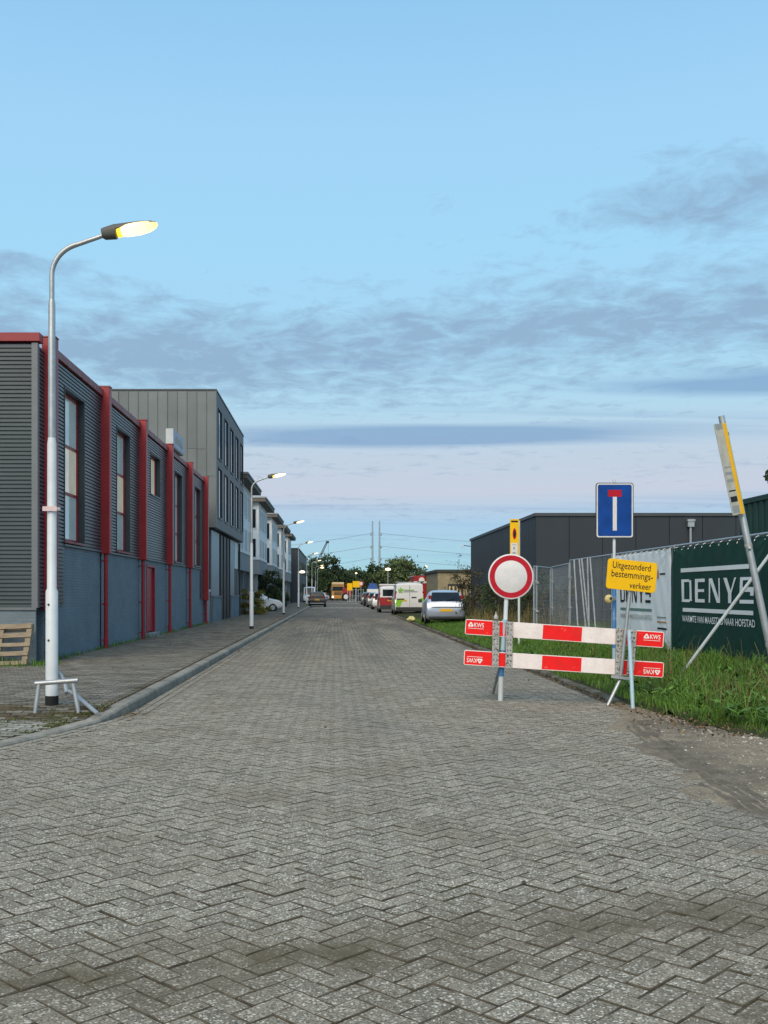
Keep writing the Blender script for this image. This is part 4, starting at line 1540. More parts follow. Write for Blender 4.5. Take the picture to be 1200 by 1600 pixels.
# two lower lamps in the distance and one past the trees
def low_lamp(x, y, h, arm, label):
    t = thing('distant_lamp', label, 'street lamp', (x, y, 0), 0, 'far lamps at the end of the street')
    b = MB()
    b.tube([(x, y, 0), (x, y, h - 0.4), (x + arm * 0.35, y, h - 0.05), (x + arm, y, h)], [0.07, 0.05, 0.045, 0.04], 8)
    b.build('pole', mt['galv'], t)
    b = MB()
    b.lathe([(0.12, 0), (0.34, 0.06), (0.30, 0.22), (0.10, 0.30)], (x + arm, y, h - 0.15), (0, 0, 1), 12)
    b.build('lamp_shade', mt['lamplensfar'], t, smooth=60)
    return t
low_lamp(P(496, 0, 192).x, 192, 6.2, 0.9, 'distant lamp with a short arm right of the dark hatchback, before the trees')
low_lamp(P(606, 0, 118).x, 118, 4.2, 0.01, 'round topped white lamp rising behind the parked cars')
low_lamp(P(665, 0, 192).x, 192, 6.4, 0.01, 'round topped lamp above the red lorry')
low_lamp(P(467.5, 0, 118).x, 118, 3.9, 0.35, 'low round lamp among the townhouse fronts')
low_lamp(P(556, 0, 237).x, 237, 6.0, 0.01, 'small far lamp above the yellow road signs')

# ================================================================== BARRIER, SIGNS ON THE RIGHT
UP = Vector((0, 0, 1))
bar = thing('plank_barrier', 'red and white plank barrier on steel trestles across the right half of the road', 'barrier', (*G(885, 1095), 0))
FRONT = None
def plank(pa, pb, h, segs, flip):
    """pa, pb: centres of the ends"""
    pa, pb = Vector(pa), Vector(pb)
    u = (pb - pa).normalized()
    v = (UP - u * UP.dot(u)).normalized()
    n = u.cross(v).normalized()                 # towards the camera side
    L = (pb - pa).length
    r = 0.022
    poly = []
    for cx, cy, a0 in ((L - r, -h / 2 + r, -90), (L - r, h / 2 - r, 0), (r, h / 2 - r, 90), (r, -h / 2 + r, 180)):
        for k in range(4):
            a = rad(a0 + 30 * k)
            poly.append((cx + r * math.cos(a), cy + r * math.sin(a)))
    b = MB()
    b.prism(poly, pa - n * 0.012, u, v, n * 0.024)
    p = b.build('plank', mt['plankwhite'], bar, bevel=0.002)
    for f0, f1, kind in segs:
        b = MB()
        m = 0.010 if kind == 'plankred' else 0.004
        e0 = m if f0 == 0 else 0.0
        e1 = m if f1 == 1 else 0.0
        b.obox(pa + u * (L * f0 + e0) - v * (h / 2 - m) + n * 0.0121, u * (L * (f1 - f0) - e0 - e1), v * (h - 2 * m), n * 0.0012)
        b.build('red_stripe' if kind == 'plankred' else 'white_stripe', mt[kind], p)
    # the firm's mark near each outer end, upside down on the lower plank
    for f in (0.056, 0.935):
        w, hh = 0.215, 0.080
        c = pa + u * (L * f) + n * 0.0150 + v * (0.030 if not flip else -0.030)
        if f > 0.5:
            c += u * 0.02
        uu, vv = (u, v) if not flip else (-u, -v)
        b = MB()
        put_text(b, 'KWS', c - uu * (w * 0.5 - 0.082) - vv * hh * 0.34, uu * (w - 0.082), vv * hh * 0.76, 0.010)
        # a rounded triangle with a small triangular hole
        ti = c - uu * (w * 0.5 - 0.036) + vv * 0.004
        out_ = [(-0.026, -0.024), (0.026, -0.024), (0.032, -0.012), (0.008, 0.028), (-0.008, 0.028), (-0.032, -0.012)]
        inn = [(-0.011, -0.010), (0.011, -0.010), (0.012, -0.008), (0.001, 0.010), (-0.001, 0.010), (-0.012, -0.008)]
        vs = [ti + uu * x * 1.15 + vv * y * 1.2 for x, y in out_] + [ti + uu * x * 1.15 + vv * y * 1.2 for x, y in inn]
        b.add(vs, [(i, (i + 1) % 6, 6 + (i + 1) % 6, 6 + i) for i in range(6)])
        k0 = c - uu * w * 0.5 - vv * (hh * 0.62)
        b.add([k0, k0 + uu * w, k0 + uu * w + vv * 0.006, k0 + vv * 0.006], [(0, 1, 2, 3)])
        b.build('logo', mt['whiteprint'], p)
YL, YR = 14.14, 13.60
segs = ((0.0, 0.225, 'plankred'), (0.225, 0.40, 'plankwhite'), (0.40, 0.597, 'plankred'), (0.597, 0.78, 'plankwhite'), (0.80, 1.0, 'plankred'))
plank(P(727, 979, YL), P(1037, 1000, YR), 0.212, segs, False)
plank(P(725, 1027, YL), P(1037, 1047, YR), 0.205, segs, True)
# uprights: pairs of perforated galvanised holders in front of the planks
for (xt, xb) in ((775.5, 774.0), (796.5, 795.0), (968.5, 967.0), (990.0, 985.0)):
    Yu = YL + (YR - YL) * (xt - 727) / 310 - 0.052
    y_top = 967 + (xt - 727) * 0.067 + (0 if xt != 968.5 else -2)
    y_bot = 1040 + (xt - 727) * 0.066 - (4 if xt > 980 else 0)
    a, c = P(xt, y_top, Yu), P(xb, y_bot, Yu)
    d = c - a
    s = Vector((0.046, 0, 0))
    b = MB()
    b.obox(a - s, s * 2, d, (0, 0.030, 0))
    up = b.build('upright', mt['galvold'], bar, bevel=0.003)
    b = MB()
    for k in range(9):
        t_ = (k + 0.5) / 9
        for off in (-0.02, 0.02):
            o = a + d * t_ + Vector((off, -0.0015, 0))
            b.lathe([(0.0075, 0), (0.0075, 0.002)], o, (0, -1, 0), 6)
    b.build('hole', mt['print'], up)
b = MB()
o = P(775, 964, YL - 0.04)
b.lathe([(0.030, -0.03), (0.034, 0.0), (0.014, 0.035), (0.006, 0.05), (0.005, 0.075)], o, (0, 0, 1), 10)
b.build('finial', mt['galvold'], bar, smooth=40)
# trestle legs
def leg(parent, a, c, r, m, name='leg'):
    b = MB()
    b.tube([a, c], r, 12)
    return b.build(name, m, parent, smooth=40)
fl = P(781, 1094, 14.27)
fb = G(770, 1084)
leg(bar, (fb[0], fb[1], 0.0), P(784, 1030, 14.24), 0.021, mt['galvold'])
fr_ = G(989, 1104, 0.03)
fr2 = G(954, 1099, 0.05)
leg(bar, (fr_[0], fr_[1], 0.0), P(983, 986, YR - 0.09), 0.026, mt['paleblue'])
leg(bar, (fr2[0], fr2[1] + 0.15, 0.0), P(972, 1056, YR + 0.10), 0.024, mt['galv'])
b = MB()
b.bar(P(955, 1057, YR + 0.06), P(990, 1061, YR + 0.02), 0.035)
b.build('cross_bar', mt['galv'], bar)
# round closed-to-traffic sign
cs = thing('round_sign', 'round white sign with a red rim on a leaning pole at the barrier', 'road sign', (fl.x, 14.27, 0))
Yc = 14.08
c0 = P(798, 901, Yc)
nn = Vector((-0.02, -1, 0.02)).normalized()
b = MB()
b.lathe([(0.306, 0), (0.311, 0.004), (0.311, 0.018), (0.304, 0.022)], c0, nn, 56)
b.build('plate', mt['signwhite'], cs, smooth=30)
def ring(mb, c, n, r0, r1, k=64):
    s = n.orthogonal().normalized()
    t = n.cross(s)
    vs = []
    for i in range(k):
        a = 2 * math.pi * i / k
        d = s * math.cos(a) + t * math.sin(a)
        vs += [c + d * r0, c + d * r1]
    return mb.add(vs, [(2 * i, 2 * i + 1, (2 * i + 3) % (2 * k), (2 * i + 2) % (2 * k)) for i in range(k)])
b = MB()
ring(b, c0 + nn * 0.0235, nn, 0.222, 0.292)
b.build('red_rim', mt['signred'], cs)
b = MB()
b.tube([P(794, 880, Yc + 0.03), P(791, 938, Yc + 0.02), P(789, 985, Yc + 0.0)], 0.030, 14)
b.build('pole', mt['polewhite'], cs, smooth=40)
b = MB()
b.tube([P(788.8, 968, 14.04), P(785.6, 1016, 14.06)], 0.034, 14)
b.build('pole_sleeve', mt['paleblue'], cs, smooth=40)
b = MB()
b.tube([P(785.8, 1014, 14.065), P(783, 1056, 14.13)], 0.035, 14)
b.build('blue_band', mt['bluesteel'], cs, smooth=40)
b = MB()
b.tube([P(783.1, 1054, 14.13), (fl.x, 14.22, 0.0)], 0.0345, 14)
b.build('foot_tube', mt['polewhite'], cs, smooth=40)
b = MB()
for dz in (0.12, -0.12):
    b.box(c0.x - 0.06, c0.x + 0.02, Yc + 0.0, Yc + 0.07, c0.z + dz - 0.015, c0.z + dz + 0.015)
b.build('clamp', mt['galv'], cs)
# yellow text sign
ys_ = thing('text_sign', 'yellow sign with black Dutch words on a pole behind the barrier', 'sign', (fr_[0] - 0.05, YR, 0))
Yt = 13.60
TL, TR, BL = P(950, 872, Yt), P(1027, 880, Yt), P(946, 919, Yt)
u = TR - TL
v = TL - BL
nrm = u.cross(v).normalized()
def rr_poly(w, h, r, k=5):
    poly = []
    for cx, cy, a0 in ((w - r, r, -90), (w - r, h - r, 0), (r, h - r, 90), (r, r, 180)):
        for i in range(k + 1):
            a = rad(a0 + 90 * i / k)
            poly.append((cx + r * math.cos(a), cy + r * math.sin(a)))
    return poly
b = MB()
b.prism(rr_poly(u.length, v.length, 0.04), BL, u.normalized(), v.normalized(), nrm * 0.016)
pl = b.build('plate', mt['yellow'], ys_, bevel=0.002)
for s, x0, x1, y0, y1 in (('Uitgezonderd', 0.10, 0.87, 0.625, 0.915), ('bestemmings-', 0.09, 0.93, 0.335, 0.635), ('verkeer', 0.47, 0.91, 0.085, 0.285)):
    b = MB()
    put_text(b, s, BL + u * x0 + v * y0 + nrm * 0.0175, u * (x1 - x0), v * (y1 - y0), 0.006)
    b.build('lettering', mt['print'], pl)
b = MB()
b.tube([P(986, 905, Yt + 0.04), P(976, 1000, Yt + 0.03), P(970, 1056, Yt + 0.04)], 0.024, 12)
b.build('pole', mt['galv'], ys_, smooth=40)
# blue dead end sign
ds = thing('dead_end_sign', 'blue dead end sign with a red topped white bar on a tall pole', 'road sign', (*P(961, 0, 16.25).to_2d(), 0))
Yd = 16.25
pb_ = P(961, 760, Yd)
w, h = 0.60, 0.88
c0 = P(960.5, 797.5, Yd)
b = MB()
b.prism(rr_poly(w, h, 0.045), c0 + Vector((-w / 2, 0, -h / 2)), (1, 0, 0), (0, 0, 1), (0, 0.02, 0))
pl = b.build('plate', mt['trim'], ds, bevel=0.002)
for (i, m, nm, rr2) in ((0.012, 'signwhite', 'white_border', 0.036), (0.032, 'signblue', 'blue_field', 0.026)):
    b = MB()
    b.prism(rr_poly(w - 2 * i, h - 2 * i, rr2), c0 + Vector((-w / 2 + i, -0.0015 - i * 0.06, -h / 2 + i)), (1, 0, 0), (0, 0, 1), (0, 0.0012, 0))
    b.build(nm, mt[m], pl)
b = MB()
b.box(c0.x - 0.032, c0.x + 0.032, Yd - 0.0055, Yd - 0.0045, c0.z - 0.32, c0.z + 0.215)
b.build('white_bar', mt['signwhite'], pl)
b = MB()
b.box(c0.x - 0.108, c0.x + 0.108, Yd - 0.0058, Yd - 0.0045, c0.z + 0.217, c0.z + 0.325)
b.build('red_bar', mt['signred'], pl)
for z0, z1, m, nm, r in ((1.55, 3.30, 'polewhite', 'pole', 0.024), (0.62, 1.56, 'bluesteel', 'blue_sleeve', 0.034), (0.0, 0.63, 'paleblue', 'foot_tube', 0.031)):
    b = MB()
    x = c0.x + 0.005
    b.tube([(x, Yd + 0.05, z0), (x, Yd + 0.05, z1)], r, 14)
    b.build(nm, mt[m], ds, smooth=40)
b = MB()
for dz in (0.30, -0.38):
    b.box(c0.x - 0.05, c0.x + 0.06, Yd + 0.02, Yd + 0.09, c0.z + dz - 0.015, c0.z + dz + 0.015)
b.box(c0.x - 0.006, c0.x + 0.016, Yd - 0.008, Yd + 0.03, c0.z + h / 2 - 0.04, c0.z + h / 2 + 0.012)
b.build('clamp', mt['galv'], ds)
wl = thing('warning_lamp', 'small round yellowish lamp fixed low on the blue sleeved pole', 'warning lamp', P(951, 936, 16.2))
o = P(951.5, 936, 16.15)
b = MB()
b.lathe([(0.03, -0.028), (0.055, -0.018), (0.072, 0.0), (0.06, 0.02), (0.035, 0.03)], o, (0.15, -1, 0.1), 20)
b.build('lens', mt['brass'], wl, smooth=50)
b = MB()
b.lathe([(0.022, 0.0), (0.022, 0.012)], o + Vector((0.02, -0.036, 0.012)), (0.15, -1, 0.1), 10)
b.build('dark_spot', mt['trim'], wl)
b = MB()
b.bar(o + Vector((0.03, 0.02, 0)), o + Vector((0.12, 0.08, 0)), 0.03)
b.build('bracket', mt['galv'], wl)
# two parking-zone signs with a long narrow yellow plate
def narrow_sign(t, top, axis, wdir, width, length, depthdir, label_parts=True):
    """plate hanging along axis (pointing down) from the corner 'top'"""
    axis, wdir = axis.normalized(), wdir.normalized()
    n = wdir.cross(-axis).normalized()
    b = MB()
    b.obox(top, wdir * width, axis * length, n * -0.03)
    pl = b.build('plate', mt['yellow'], t, bevel=0.002)
    def patch(u0, u1, a0, a1, m, nm):
        b = MB()
        b.obox(top + wdir * (width * u0) + axis * (length * a0) + n * 0.0012, wdir * width * (u1 - u0), axis * length * (a1 - a0), n * 0.0012)
        b.build(nm, m, pl)
    patch(0.12, 0.88, 0.035, 0.075, mt['print'], 'dark_text_line')
    k = 14
    poly = [(math.cos(2 * math.pi * i / k), math.sin(2 * math.pi * i / k)) for i in range(k)]
    for s, m, nm, lift in ((1.0, mt['signred'], 'oval_mark', 0.0013), (0.62, mt['print'], 'oval_core', 0.0027)):
        b = MB()
        cc = top + wdir * width * 0.5 + axis * length * 0.34 + n * lift
        b.prism(poly, cc, wdir * width * 0.22 * s, -axis * length * 0.13 * s, n * 0.001)
        b.build(nm, m, pl)
    patch(0.10, 0.82, 0.55, 0.97, mt['signwhite'], 'white_panel')
    for a0, a1, u0, u1 in ((0.585, 0.60, .2, .7), (0.64, 0.70, .35, .55), (0.76, 0.80, .28, .62), (0.85, 0.865, .2, .7), (0.90, 0.915, .25, .65)):
        b = MB()
        b.obox(top + wdir * (width * u0) + axis * (length * a0) + n * 0.0026, wdir * width * (u1 - u0), axis * length * (a1 - a0), n * 0.001)
        b.build('dark_text_line', mt['greyprint'], pl)
    return pl
zn = thing('zone_sign', 'long narrow yellow sign standing behind the round sign', 'sign', (*P(811.5, 0, 25.6).to_2d(), 0))
narrow_sign(zn, P(797, 811, 25.6), Vector((0, 0, -1)), Vector((1, 0, 0)), 14 * 25.6 / F, 68 * 25.6 / F, None)
b = MB()
x = P(811.5, 0, 25.6).x
b.tube([(x, 25.66, 0.2), (x, 25.66, P(0, 813, 25.6).z)], 0.030, 12)
b.build('pole', mt['polewhite'], zn, smooth=40)
lp = thing('leaning_sign', 'leaning grey pole with a narrow yellow edged sign seen almost edge on', 'sign', (5.84, 13.44, 0.2))
Yp = 13.44
pt, pbot = P(1127, 650, Yp), P(1220, 1093, Yp)
b = MB()
b.tube([pt, pt + (pbot - pt) * 0.075, pt + (pbot - pt) * 0.078, pbot], [0.040, 0.040, 0.044, 0.046], 16)
b.build('pole', mt['galv'], lp, smooth=40)
ax = (pbot - pt).normalized()
wd = Vector((0.77, 0.64, 0)).normalized()
wd = (wd - ax * wd.dot(ax)).normalized()
e0 = P(1115, 663, Yp - 0.26)
nn2 = wd.cross(-ax).normalized()
L_ = 1.20
b = MB()
b.obox(e0, wd * 0.26, ax * L_, nn2 * 0.002)
pl = b.build('printed_face', mt['oldpanel'], lp)
b = MB()
b.obox(e0 + wd * 0.225 + nn2 * -0.05, wd * 0.06, ax * (L_ + 0.01), nn2 * 0.070)
b.build('yellow_case', mt['yellow'], lp, bevel=0.003)
b = MB()
b.obox(e0 - nn2 * 0.035 + wd * 0.06, wd * 0.20, ax * L_, nn2 * 0.033)
b.build('back_plate', mt['galvold'], lp)
for a0, a1, m in ((0.0, 0.06, 'greyprint'), (0.47, 0.485, 'greyprint'), (0.53, 0.56, 'greyprint'), (0.61, 0.64, 'greyprint'), (0.73, 0.745, 'print'), (0.80, 0.86, 'print'), (0.90, 0.98, 'greyprint')):
    b = MB()
    b.obox(e0 + wd * 0.03 + ax * (L_ * a0) + nn2 * 0.0025, wd * 0.17, ax * L_ * (a1 - a0), nn2 * 0.001)
    b.build('dark_text_line', mt[m], pl)
for f in (0.06, 0.45, 0.80):
    q = pt + (pbot - pt) * f
    b = MB()
    b.tube([q, q + ax * 0.05], 0.050, 14)
    b.bar(q + Vector((0, 0, 0)), q - nn2 * 0 + (e0 + wd * 0.25 - pt) * 0.7, 0.03)
    b.build('clamp', mt['galvold'], lp)

# ================================================================== SITE FENCE WITH BANNERS
FXX = 6.25
ZB, ZTOP = 0.40, 2.38
def wire_panel(a, c, zb, zt, label, foot=True, wires=True):
    """welded mesh fence panel in a tube frame between ground points a and c"""
    a, c = Vector((*a, 0)), Vector((*c, 0))
    t = thing('mesh_fence', label, 'fence', (*((a + c) / 2).to_2d(), zb), 0, 'mesh site fence panels')
    d = (c - a).normalized()
    L = (c - a).length
    A = lambda s, z: a + d * s + Vector((0, 0, z))
    b = MB()
    b.tube([A(0.03, zb), A(0.03, zt), ], 0.020, 8)
    b.tube([A(L - 0.03, zb), A(L - 0.03, zt)], 0.020, 8)
    b.tube([A(0.03, zt - 0.02), A(L - 0.03, zt - 0.02)], 0.019, 8)
    b.tube([A(0.03, zb + 0.12), A(L - 0.03, zb + 0.12)], 0.016, 8)
    b.build('frame', mt['galv'], t, smooth=40)
    if wires:
        b = MB()
        s = 0.13
        while s < L - 0.05:
            b.bar(A(s, zb + 0.13), A(s, zt - 0.03), 0.0035)
            s += 0.11
        for k in range(8):
            z = zb + 0.25 + k * 0.24
            b.bar(A(0.04, z), A(L - 0.04, z), 0.0035)
        b.build('wire_mesh', mt['trim'] if 0 else mt['pylon'], t, kind='stuff')
    if foot:
        for s in (0.0, L):
            q = A(s, zb)
            n = Vector((-d.y, d.x, 0))
            b = MB()
            b.obox(q - d * 0.11 - n * 0.33 - Vector((0, 0, 0.14)), d * 0.22, n * 0.66, (0, 0, 0.14))
            b.build('foot', mt['greyrender'], t, bevel=0.015)
    for z in (zb + 0.7, zb + 1.5):
        q = A(L - 0.01, z)
        b = MB()
        b.box(q.x - 0.04, q.x + 0.04, q.y - 0.05, q.y + 0.05, z, z + 0.05)
        b.build('coupling', mt['galvold'], t)
    return t
Y1, Y2, Y3, Y4 = 14.5, 18.85, 23.1, 27.4
wire_panel((FXX, 10.1), (FXX, Y1 - 0.04), ZB, ZTOP, 'mesh fence panel at the right edge behind the leaning pole', wires=True)
wire_panel((FXX, Y1), (FXX, Y2 - 0.02), ZB, ZTOP, 'mesh fence panel carrying the dark green banner')
wire_panel((FXX, Y2), (FXX, Y3 - 0.02), ZB, ZTOP, 'mesh fence panel carrying the white banner')
wire_panel((FXX, Y3), (FXX + 0.02, Y4), ZB - 0.02, ZTOP, 'bare mesh fence panel just left of the white banner')
wire_panel((FXX + 0.02, Y4 + 0.05), (6.62, 31.3), 0.32, 2.30, 'bare mesh fence panel in front of the weedy bush')
wire_panel((6.60, 31.4), (5.72, 29.5), 0.30, 2.28, 'farthest mesh fence panel, turned across the verge by the bush')
wire_panel((5.70, 29.45), (5.66, 28.75), 0.26, 2.26, 'narrow end of the mesh fence standing beside the bush')
# loose frames leaning behind the fence
for k, (xa, xb, yq) in enumerate(((897, 904, 25.1), (905, 917, 24.8), (909, 922, 24.7), (918, 921, 24.6), (922, 932, 24.3))):
    t = thing('loose_fence_post', ('leftmost', 'second from the left', 'middle one', 'fourth from the left', 'rightmost')[k] + ' of the five slanting tubes behind the mesh fence', 'fence post', (*P(xb, 0, yq).to_2d(), 0.3), 0, 'loose frame tubes behind the fence')
    b = MB()
    b.tube([P(xa, 875 - k, yq + 0.6), (P(xb, 0, yq).x, yq, 0.35)], 0.021, 8)
    b.build('tube', mt['loosetube'], t, smooth=40)
def banner(name, m, ya, yb, z0, z1, label, seed, sag=0.0):
    """cloth tied to the street side of the fence; s runs with the writing (left to right), from ya down to yb"""
    def pt(s, z, off=0.0):
        f = s / (ya - yb)
        fz = (z - z0) / (z1 - z0)
        wv = 0.030 * noise.noise((s * 1.1 + seed, z * 0.9, seed)) + 0.012 * noise.noise((s * 4.0 + z * 2.5, z * 1.3, seed + 4))
        for (cs, cz, sg) in ((0.0, 1.0, 1), (1.0, 1.0, -1), (1.0, 0.0, -1), (0.0, 0.0, 1)):
            dx, dz = (f - cs) * (ya - yb), (fz - cz) * (z1 - z0)
            r = math.hypot(dx, dz) + 1e-4
            an = math.atan2(dz, dx)
            wv += 0.016 * math.sin(an * 17 + seed) * math.exp(-r * 1.9) * min(1, r * 5)
        hem = sstep(0.80, 1.0, fz)
        wv += 0.012 * hem * math.sin(s * 15.0)
        zz = z - sag * sstep(1.0, 0.8, fz) * 0 
        return Vector((FXX - 0.045 - 0.02 + wv * (0.35 + 0.65 * (1 - math.exp(-abs(fz - 0.5) * 3))) - off, ya - s, zz))
    t = thing(name, label, 'banner', (FXX - 0.05, (ya + yb) / 2, z0))
    L = ya - yb
    nx, nz = 90, 52
    b = MB()
    b.v = [tuple(pt(L * i / nx, z0 + (z1 - z0) * j / nz)) for j in range(nz + 1) for i in range(nx + 1)]
    b.f = [(j * (nx + 1) + i, j * (nx + 1) + i + 1, (j + 1) * (nx + 1) + i + 1, (j + 1) * (nx + 1) + i) for j in range(nz) for i in range(nx)]
    b.build('cloth', m, t, smooth=80)
    b = MB()
    s = 0.12
    while s < L:
        q = pt(s, z1 - 0.02)
        b.tube([q + Vector((-0.012, 0, -0.03)), q + Vector((0.02, 0, 0.03)), q + Vector((0.06, 0, 0.05))], 0.006, 5)
        s += 0.36
    b.build('tie', mt['whiteprint'], t)
    def onto(nm, mat, polys):
        """flat print that follows the cloth"""
        b = MB()
        for poly in polys:
            if len(poly) == 4:                                 # subdivide quads so that they follow the folds
                n = 8
                A, B, C, D = [Vector((*p, 0)) for p in poly]
                vs = []
                for j in range(n + 1):
                    for i in range(n + 1):
                        q = (A.lerp(B, i / n)).lerp(D.lerp(C, i / n), j / n)
                        vs.append(pt(q.x, q.y, 0.009))
                b.add(vs, [(j * (n + 1) + i, j * (n + 1) + i + 1, (j + 1) * (n + 1) + i + 1, (j + 1) * (n + 1) + i) for j in range(n) for i in range(n)])
            else:
                b.add([pt(x, y, 0.006) for x, y in poly], [tuple(range(len(poly)))])
        return b.build(nm, mat, t)
    def words(nm, mat, s, x0, x1, za, zc, offset=0.0):
        vs, fs = text2d(s, offset)
        b = MB()
        b.add([pt(x0 + (x1 - x0) * a, za + (zc - za) * q, 0.018) for a, q in vs], fs)
        b.build(nm, mat, t)
    return t, onto, words
def rc(x0, y0, x1, y1):
    return [(x0, y0), (x1, y0), (x1, y1), (x0, y1)]
LET = {
    'D': [rc(0, 0, .19, 1), rc(.19, 0, .55, .12), rc(.19, .88, .55, 1), rc(.55, .05, .70, .95)],
    'E': [rc(0, 0, .19, 1), rc(.19, 0, .66, .14), rc(.19, .44, .62, .56), rc(.19, .86, .66, 1)],
    'N': [rc(0, 0, .09, 1), rc(.61, 0, .70, 1), [(.50, 0), (.70, 0), (.20, 1), (0, 1)]],
    'Y': [[(.27, .40), (.46, .40), (.20, 1), (0, 1)], [(.38, .40), (.46, .40), (.72, 1), (.62, 1)], rc(.27, 0, .46, .40)],
    'S': [rc(0, .88, .72, 1), rc(0, .44, .16, .88), rc(.16, .44, .72, .62), rc(.54, .30, .72, .44), rc(0, 0, .72, .14)],
}
def word_denys(onto, mat, x0, x1, z0, z1):
    n, gap = 5, 0.22
    unit = (x1 - x0) / (5 * 0.71 + 4 * gap)
    x = x0
    for ch in 'DENYS':
        onto('letter', mat, [[(x + px * unit, z0 + py * (z1 - z0)) for px, py in poly] for poly in LET[ch]])
        x += unit * (0.71 + gap)
t, onto, words = banner('green_banner', mt['greenbanner'], Y2 - 0.06, Y1 + 0.02, 0.50, 2.31, 'dark green banner with large white lettering tied to the fence', 3.1)
onto('line', mt['whiteprint'], [rc(0.512, 1.86, 3.482, 1.93)])
word_denys(onto, mt['whiteprint'], 0.538, 3.661, 1.335, 1.735)
onto('line', mt['whiteprint'], [rc(0.589, 1.165, 3.661, 1.23)])
words('lettering', mt['whiteprint'], 'WARMTE VAN MAASSTAD NAAR HOFSTAD', 0.589, 3.738, 0.985, 1.10, 0.008)
t, onto, words = banner('white_banner', mt['whitebanner'], Y3 - 0.38, Y2 + 0.03, 0.44, 2.31, 'white banner with black lettering tied to the fence behind the yellow sign', 8.7)
word_denys(onto, mt['print'], 0.538, 2.624, 1.30, 1.68)
onto('line', mt['greenprint'], [rc(0.538, 1.13, 2.688, 1.18)])
words('lettering', mt['greyprint'], 'WARMTE VAN MAASSTAD NAAR HOFSTAD', 0.538, 2.739, 0.96, 1.06, 0.004)
onto('flame_mark', mt['orangeprint'], [[(3.00, 1.78), (3.05, 1.74), (3.11, 1.78), (3.12, 1.86), (3.06, 1.96), (3.00, 1.87)]])
onto('small_print', mt['print'], [rc(3.200, 1.84, 3.533, 1.87)])
onto('small_print', mt['greyprint'], [rc(3.046, 1.02, 3.584, 1.045)])
onto('small_print', mt['orangeprint'], [rc(3.046, 0.93, 3.584, 0.955)])
onto('small_print', mt['print'], [rc(3.072, 0.80, 3.584, 0.835)])
# brace of the fence
br = thing('fence_brace', 'pale diagonal brace tube running from the grass up to the fence top', 'brace', (*G(1058, 1058, 0.2), 0.2))
b = MB()
gx_, gy_ = G(1057, 1060, 0.2)
tp = P(1206, 862, 14.46)
b.tube([(gx_, gy_, 0.16), (tp.x, tp.y, tp.z)], 0.024, 12)
b.build('tube', mt['polewhite'], br, smooth=40)
b = MB()
b.obox((gx_ - 0.02, gy_ - 0.01, 0.10), (0.04, 0, 0), (0, 0.02, 0), (0.06, -0.02, 0.14))
b.build('flat_end', mt['galv'], br)

# ================================================================== DARK GREEN CONTAINER
ct = thing('container', 'dark green ribbed steel container behind the fence at the right edge', 'container', (8.1, 16.6, 0.3))
CX, CY0, CY1, CZ0, CZ1 = 8.10, 14.4, 20.5, 0.35, 3.36
b = MB()
y = CY0 + 0.1
vs = []
k = 0
while y < CY1 - 0.1:
    for dy, off in ((0, 0), (0.07, 0), (0.105, 0.036), (0.20, 0.036), (0.235, 0)):
        vs.append((CX + 0.02 + off, min(y + dy, CY1 - 0.1)))
    y += 0.28
pv = [(x, yy, z) for (x, yy) in vs for z in (CZ0 + 0.14, CZ1 - 0.10)]
b.add(pv, [(2 * i, 2 * i + 1, 2 * i + 3, 2 * i + 2) for i in range(len(vs) - 1)])
b.build('ribbed_side', mt['container'], ct)
b = MB()
b.box(CX + 0.08, CX + 2.4, CY0 + 0.06, CY1 - 0.06, CZ0 + 0.1, CZ1 - 0.08)
b.build('body', mt['container'], ct)
b = MB()
for yy in (CY0, CY1 - 0.12):
    b.box(CX, CX + 0.13, yy, yy + 0.12, CZ0, CZ1)
    b.box(CX + 2.32, CX + 2.44, yy, yy + 0.12, CZ0, CZ1)
b.box(CX, CX + 0.08, CY0 + 0.12, CY1 - 0.12, CZ1 - 0.11, CZ1 - 0.002)
b.box(CX, CX + 0.08, CY0 + 0.12, CY1 - 0.12, CZ0, CZ0 + 0.15)
b.box(CX + 0.13, CX + 2.32, CY0 + 0.01, CY0 + 0.10, CZ1 - 0.11, CZ1 - 0.001)
b.build('frame', mt['container'], ct, bevel=0.008)

# ================================================================== DARK PANELLED HALL ON THE RIGHT
DX, DY0, DY1, DZ = 8.93, 45.6, 67.7, 5.02
hl = thing('dark_hall', 'low anthracite panelled hall behind the fence on the right', 'hall', (DX, DY0, 0))
b = MB()
b.box(DX + 0.05, 34, DY0 + 0.05, DY1, -0.05, DZ - 0.03)
b.build('core', mt['black'], hl)
x = DX
rr = random.Random(2)
while x < 31:
    b = MB()
    b.box(x + 0.012, x + 1.47, DY0, DY0 + 0.06, -0.05, DZ - 0.12)
    b.build('panel', mt['anthracite'], hl)
    x += 1.485
y = DY0 + 0.07
while y < DY1 - 0.2:
    b = MB()
    w = 1.15
    b.box(DX, DX + 0.06, y + 0.008, min(y + w, DY1) - 0.008, -0.05, DZ - 0.12)
    for k in range(3):
        b.box(DX - 0.012, DX + 0.001, y + 0.18 + k * 0.36, y + 0.25 + k * 0.36, -0.05, DZ - 0.13)
    b.build('panel', mt['anthracite'], hl)
    y += w
b = MB()
b.box(DX - 0.06, 34, DY0 - 0.06, DY1 + 0.06, DZ - 0.11, DZ + 0.03)
b.build('roof_edge', mt['zincdark'], hl)
b = MB()
xh = P(1079, 0, DY0 - 0.12).x
b.box(xh - 0.14, xh + 0.14, DY0 - 0.22, DY0 - 0.03, DZ - 0.60, DZ - 0.36)
b.box(xh - 0.17, xh + 0.17, DY0 - 0.25, DY0 - 0.03, DZ - 0.36, DZ - 0.26)
b.tube([(xh, DY0 - 0.12, DZ - 0.6), (xh, DY0 - 0.12, 0.2)], 0.055, 10)
b.build('downpipe', mt['galv'], hl)
b = MB()
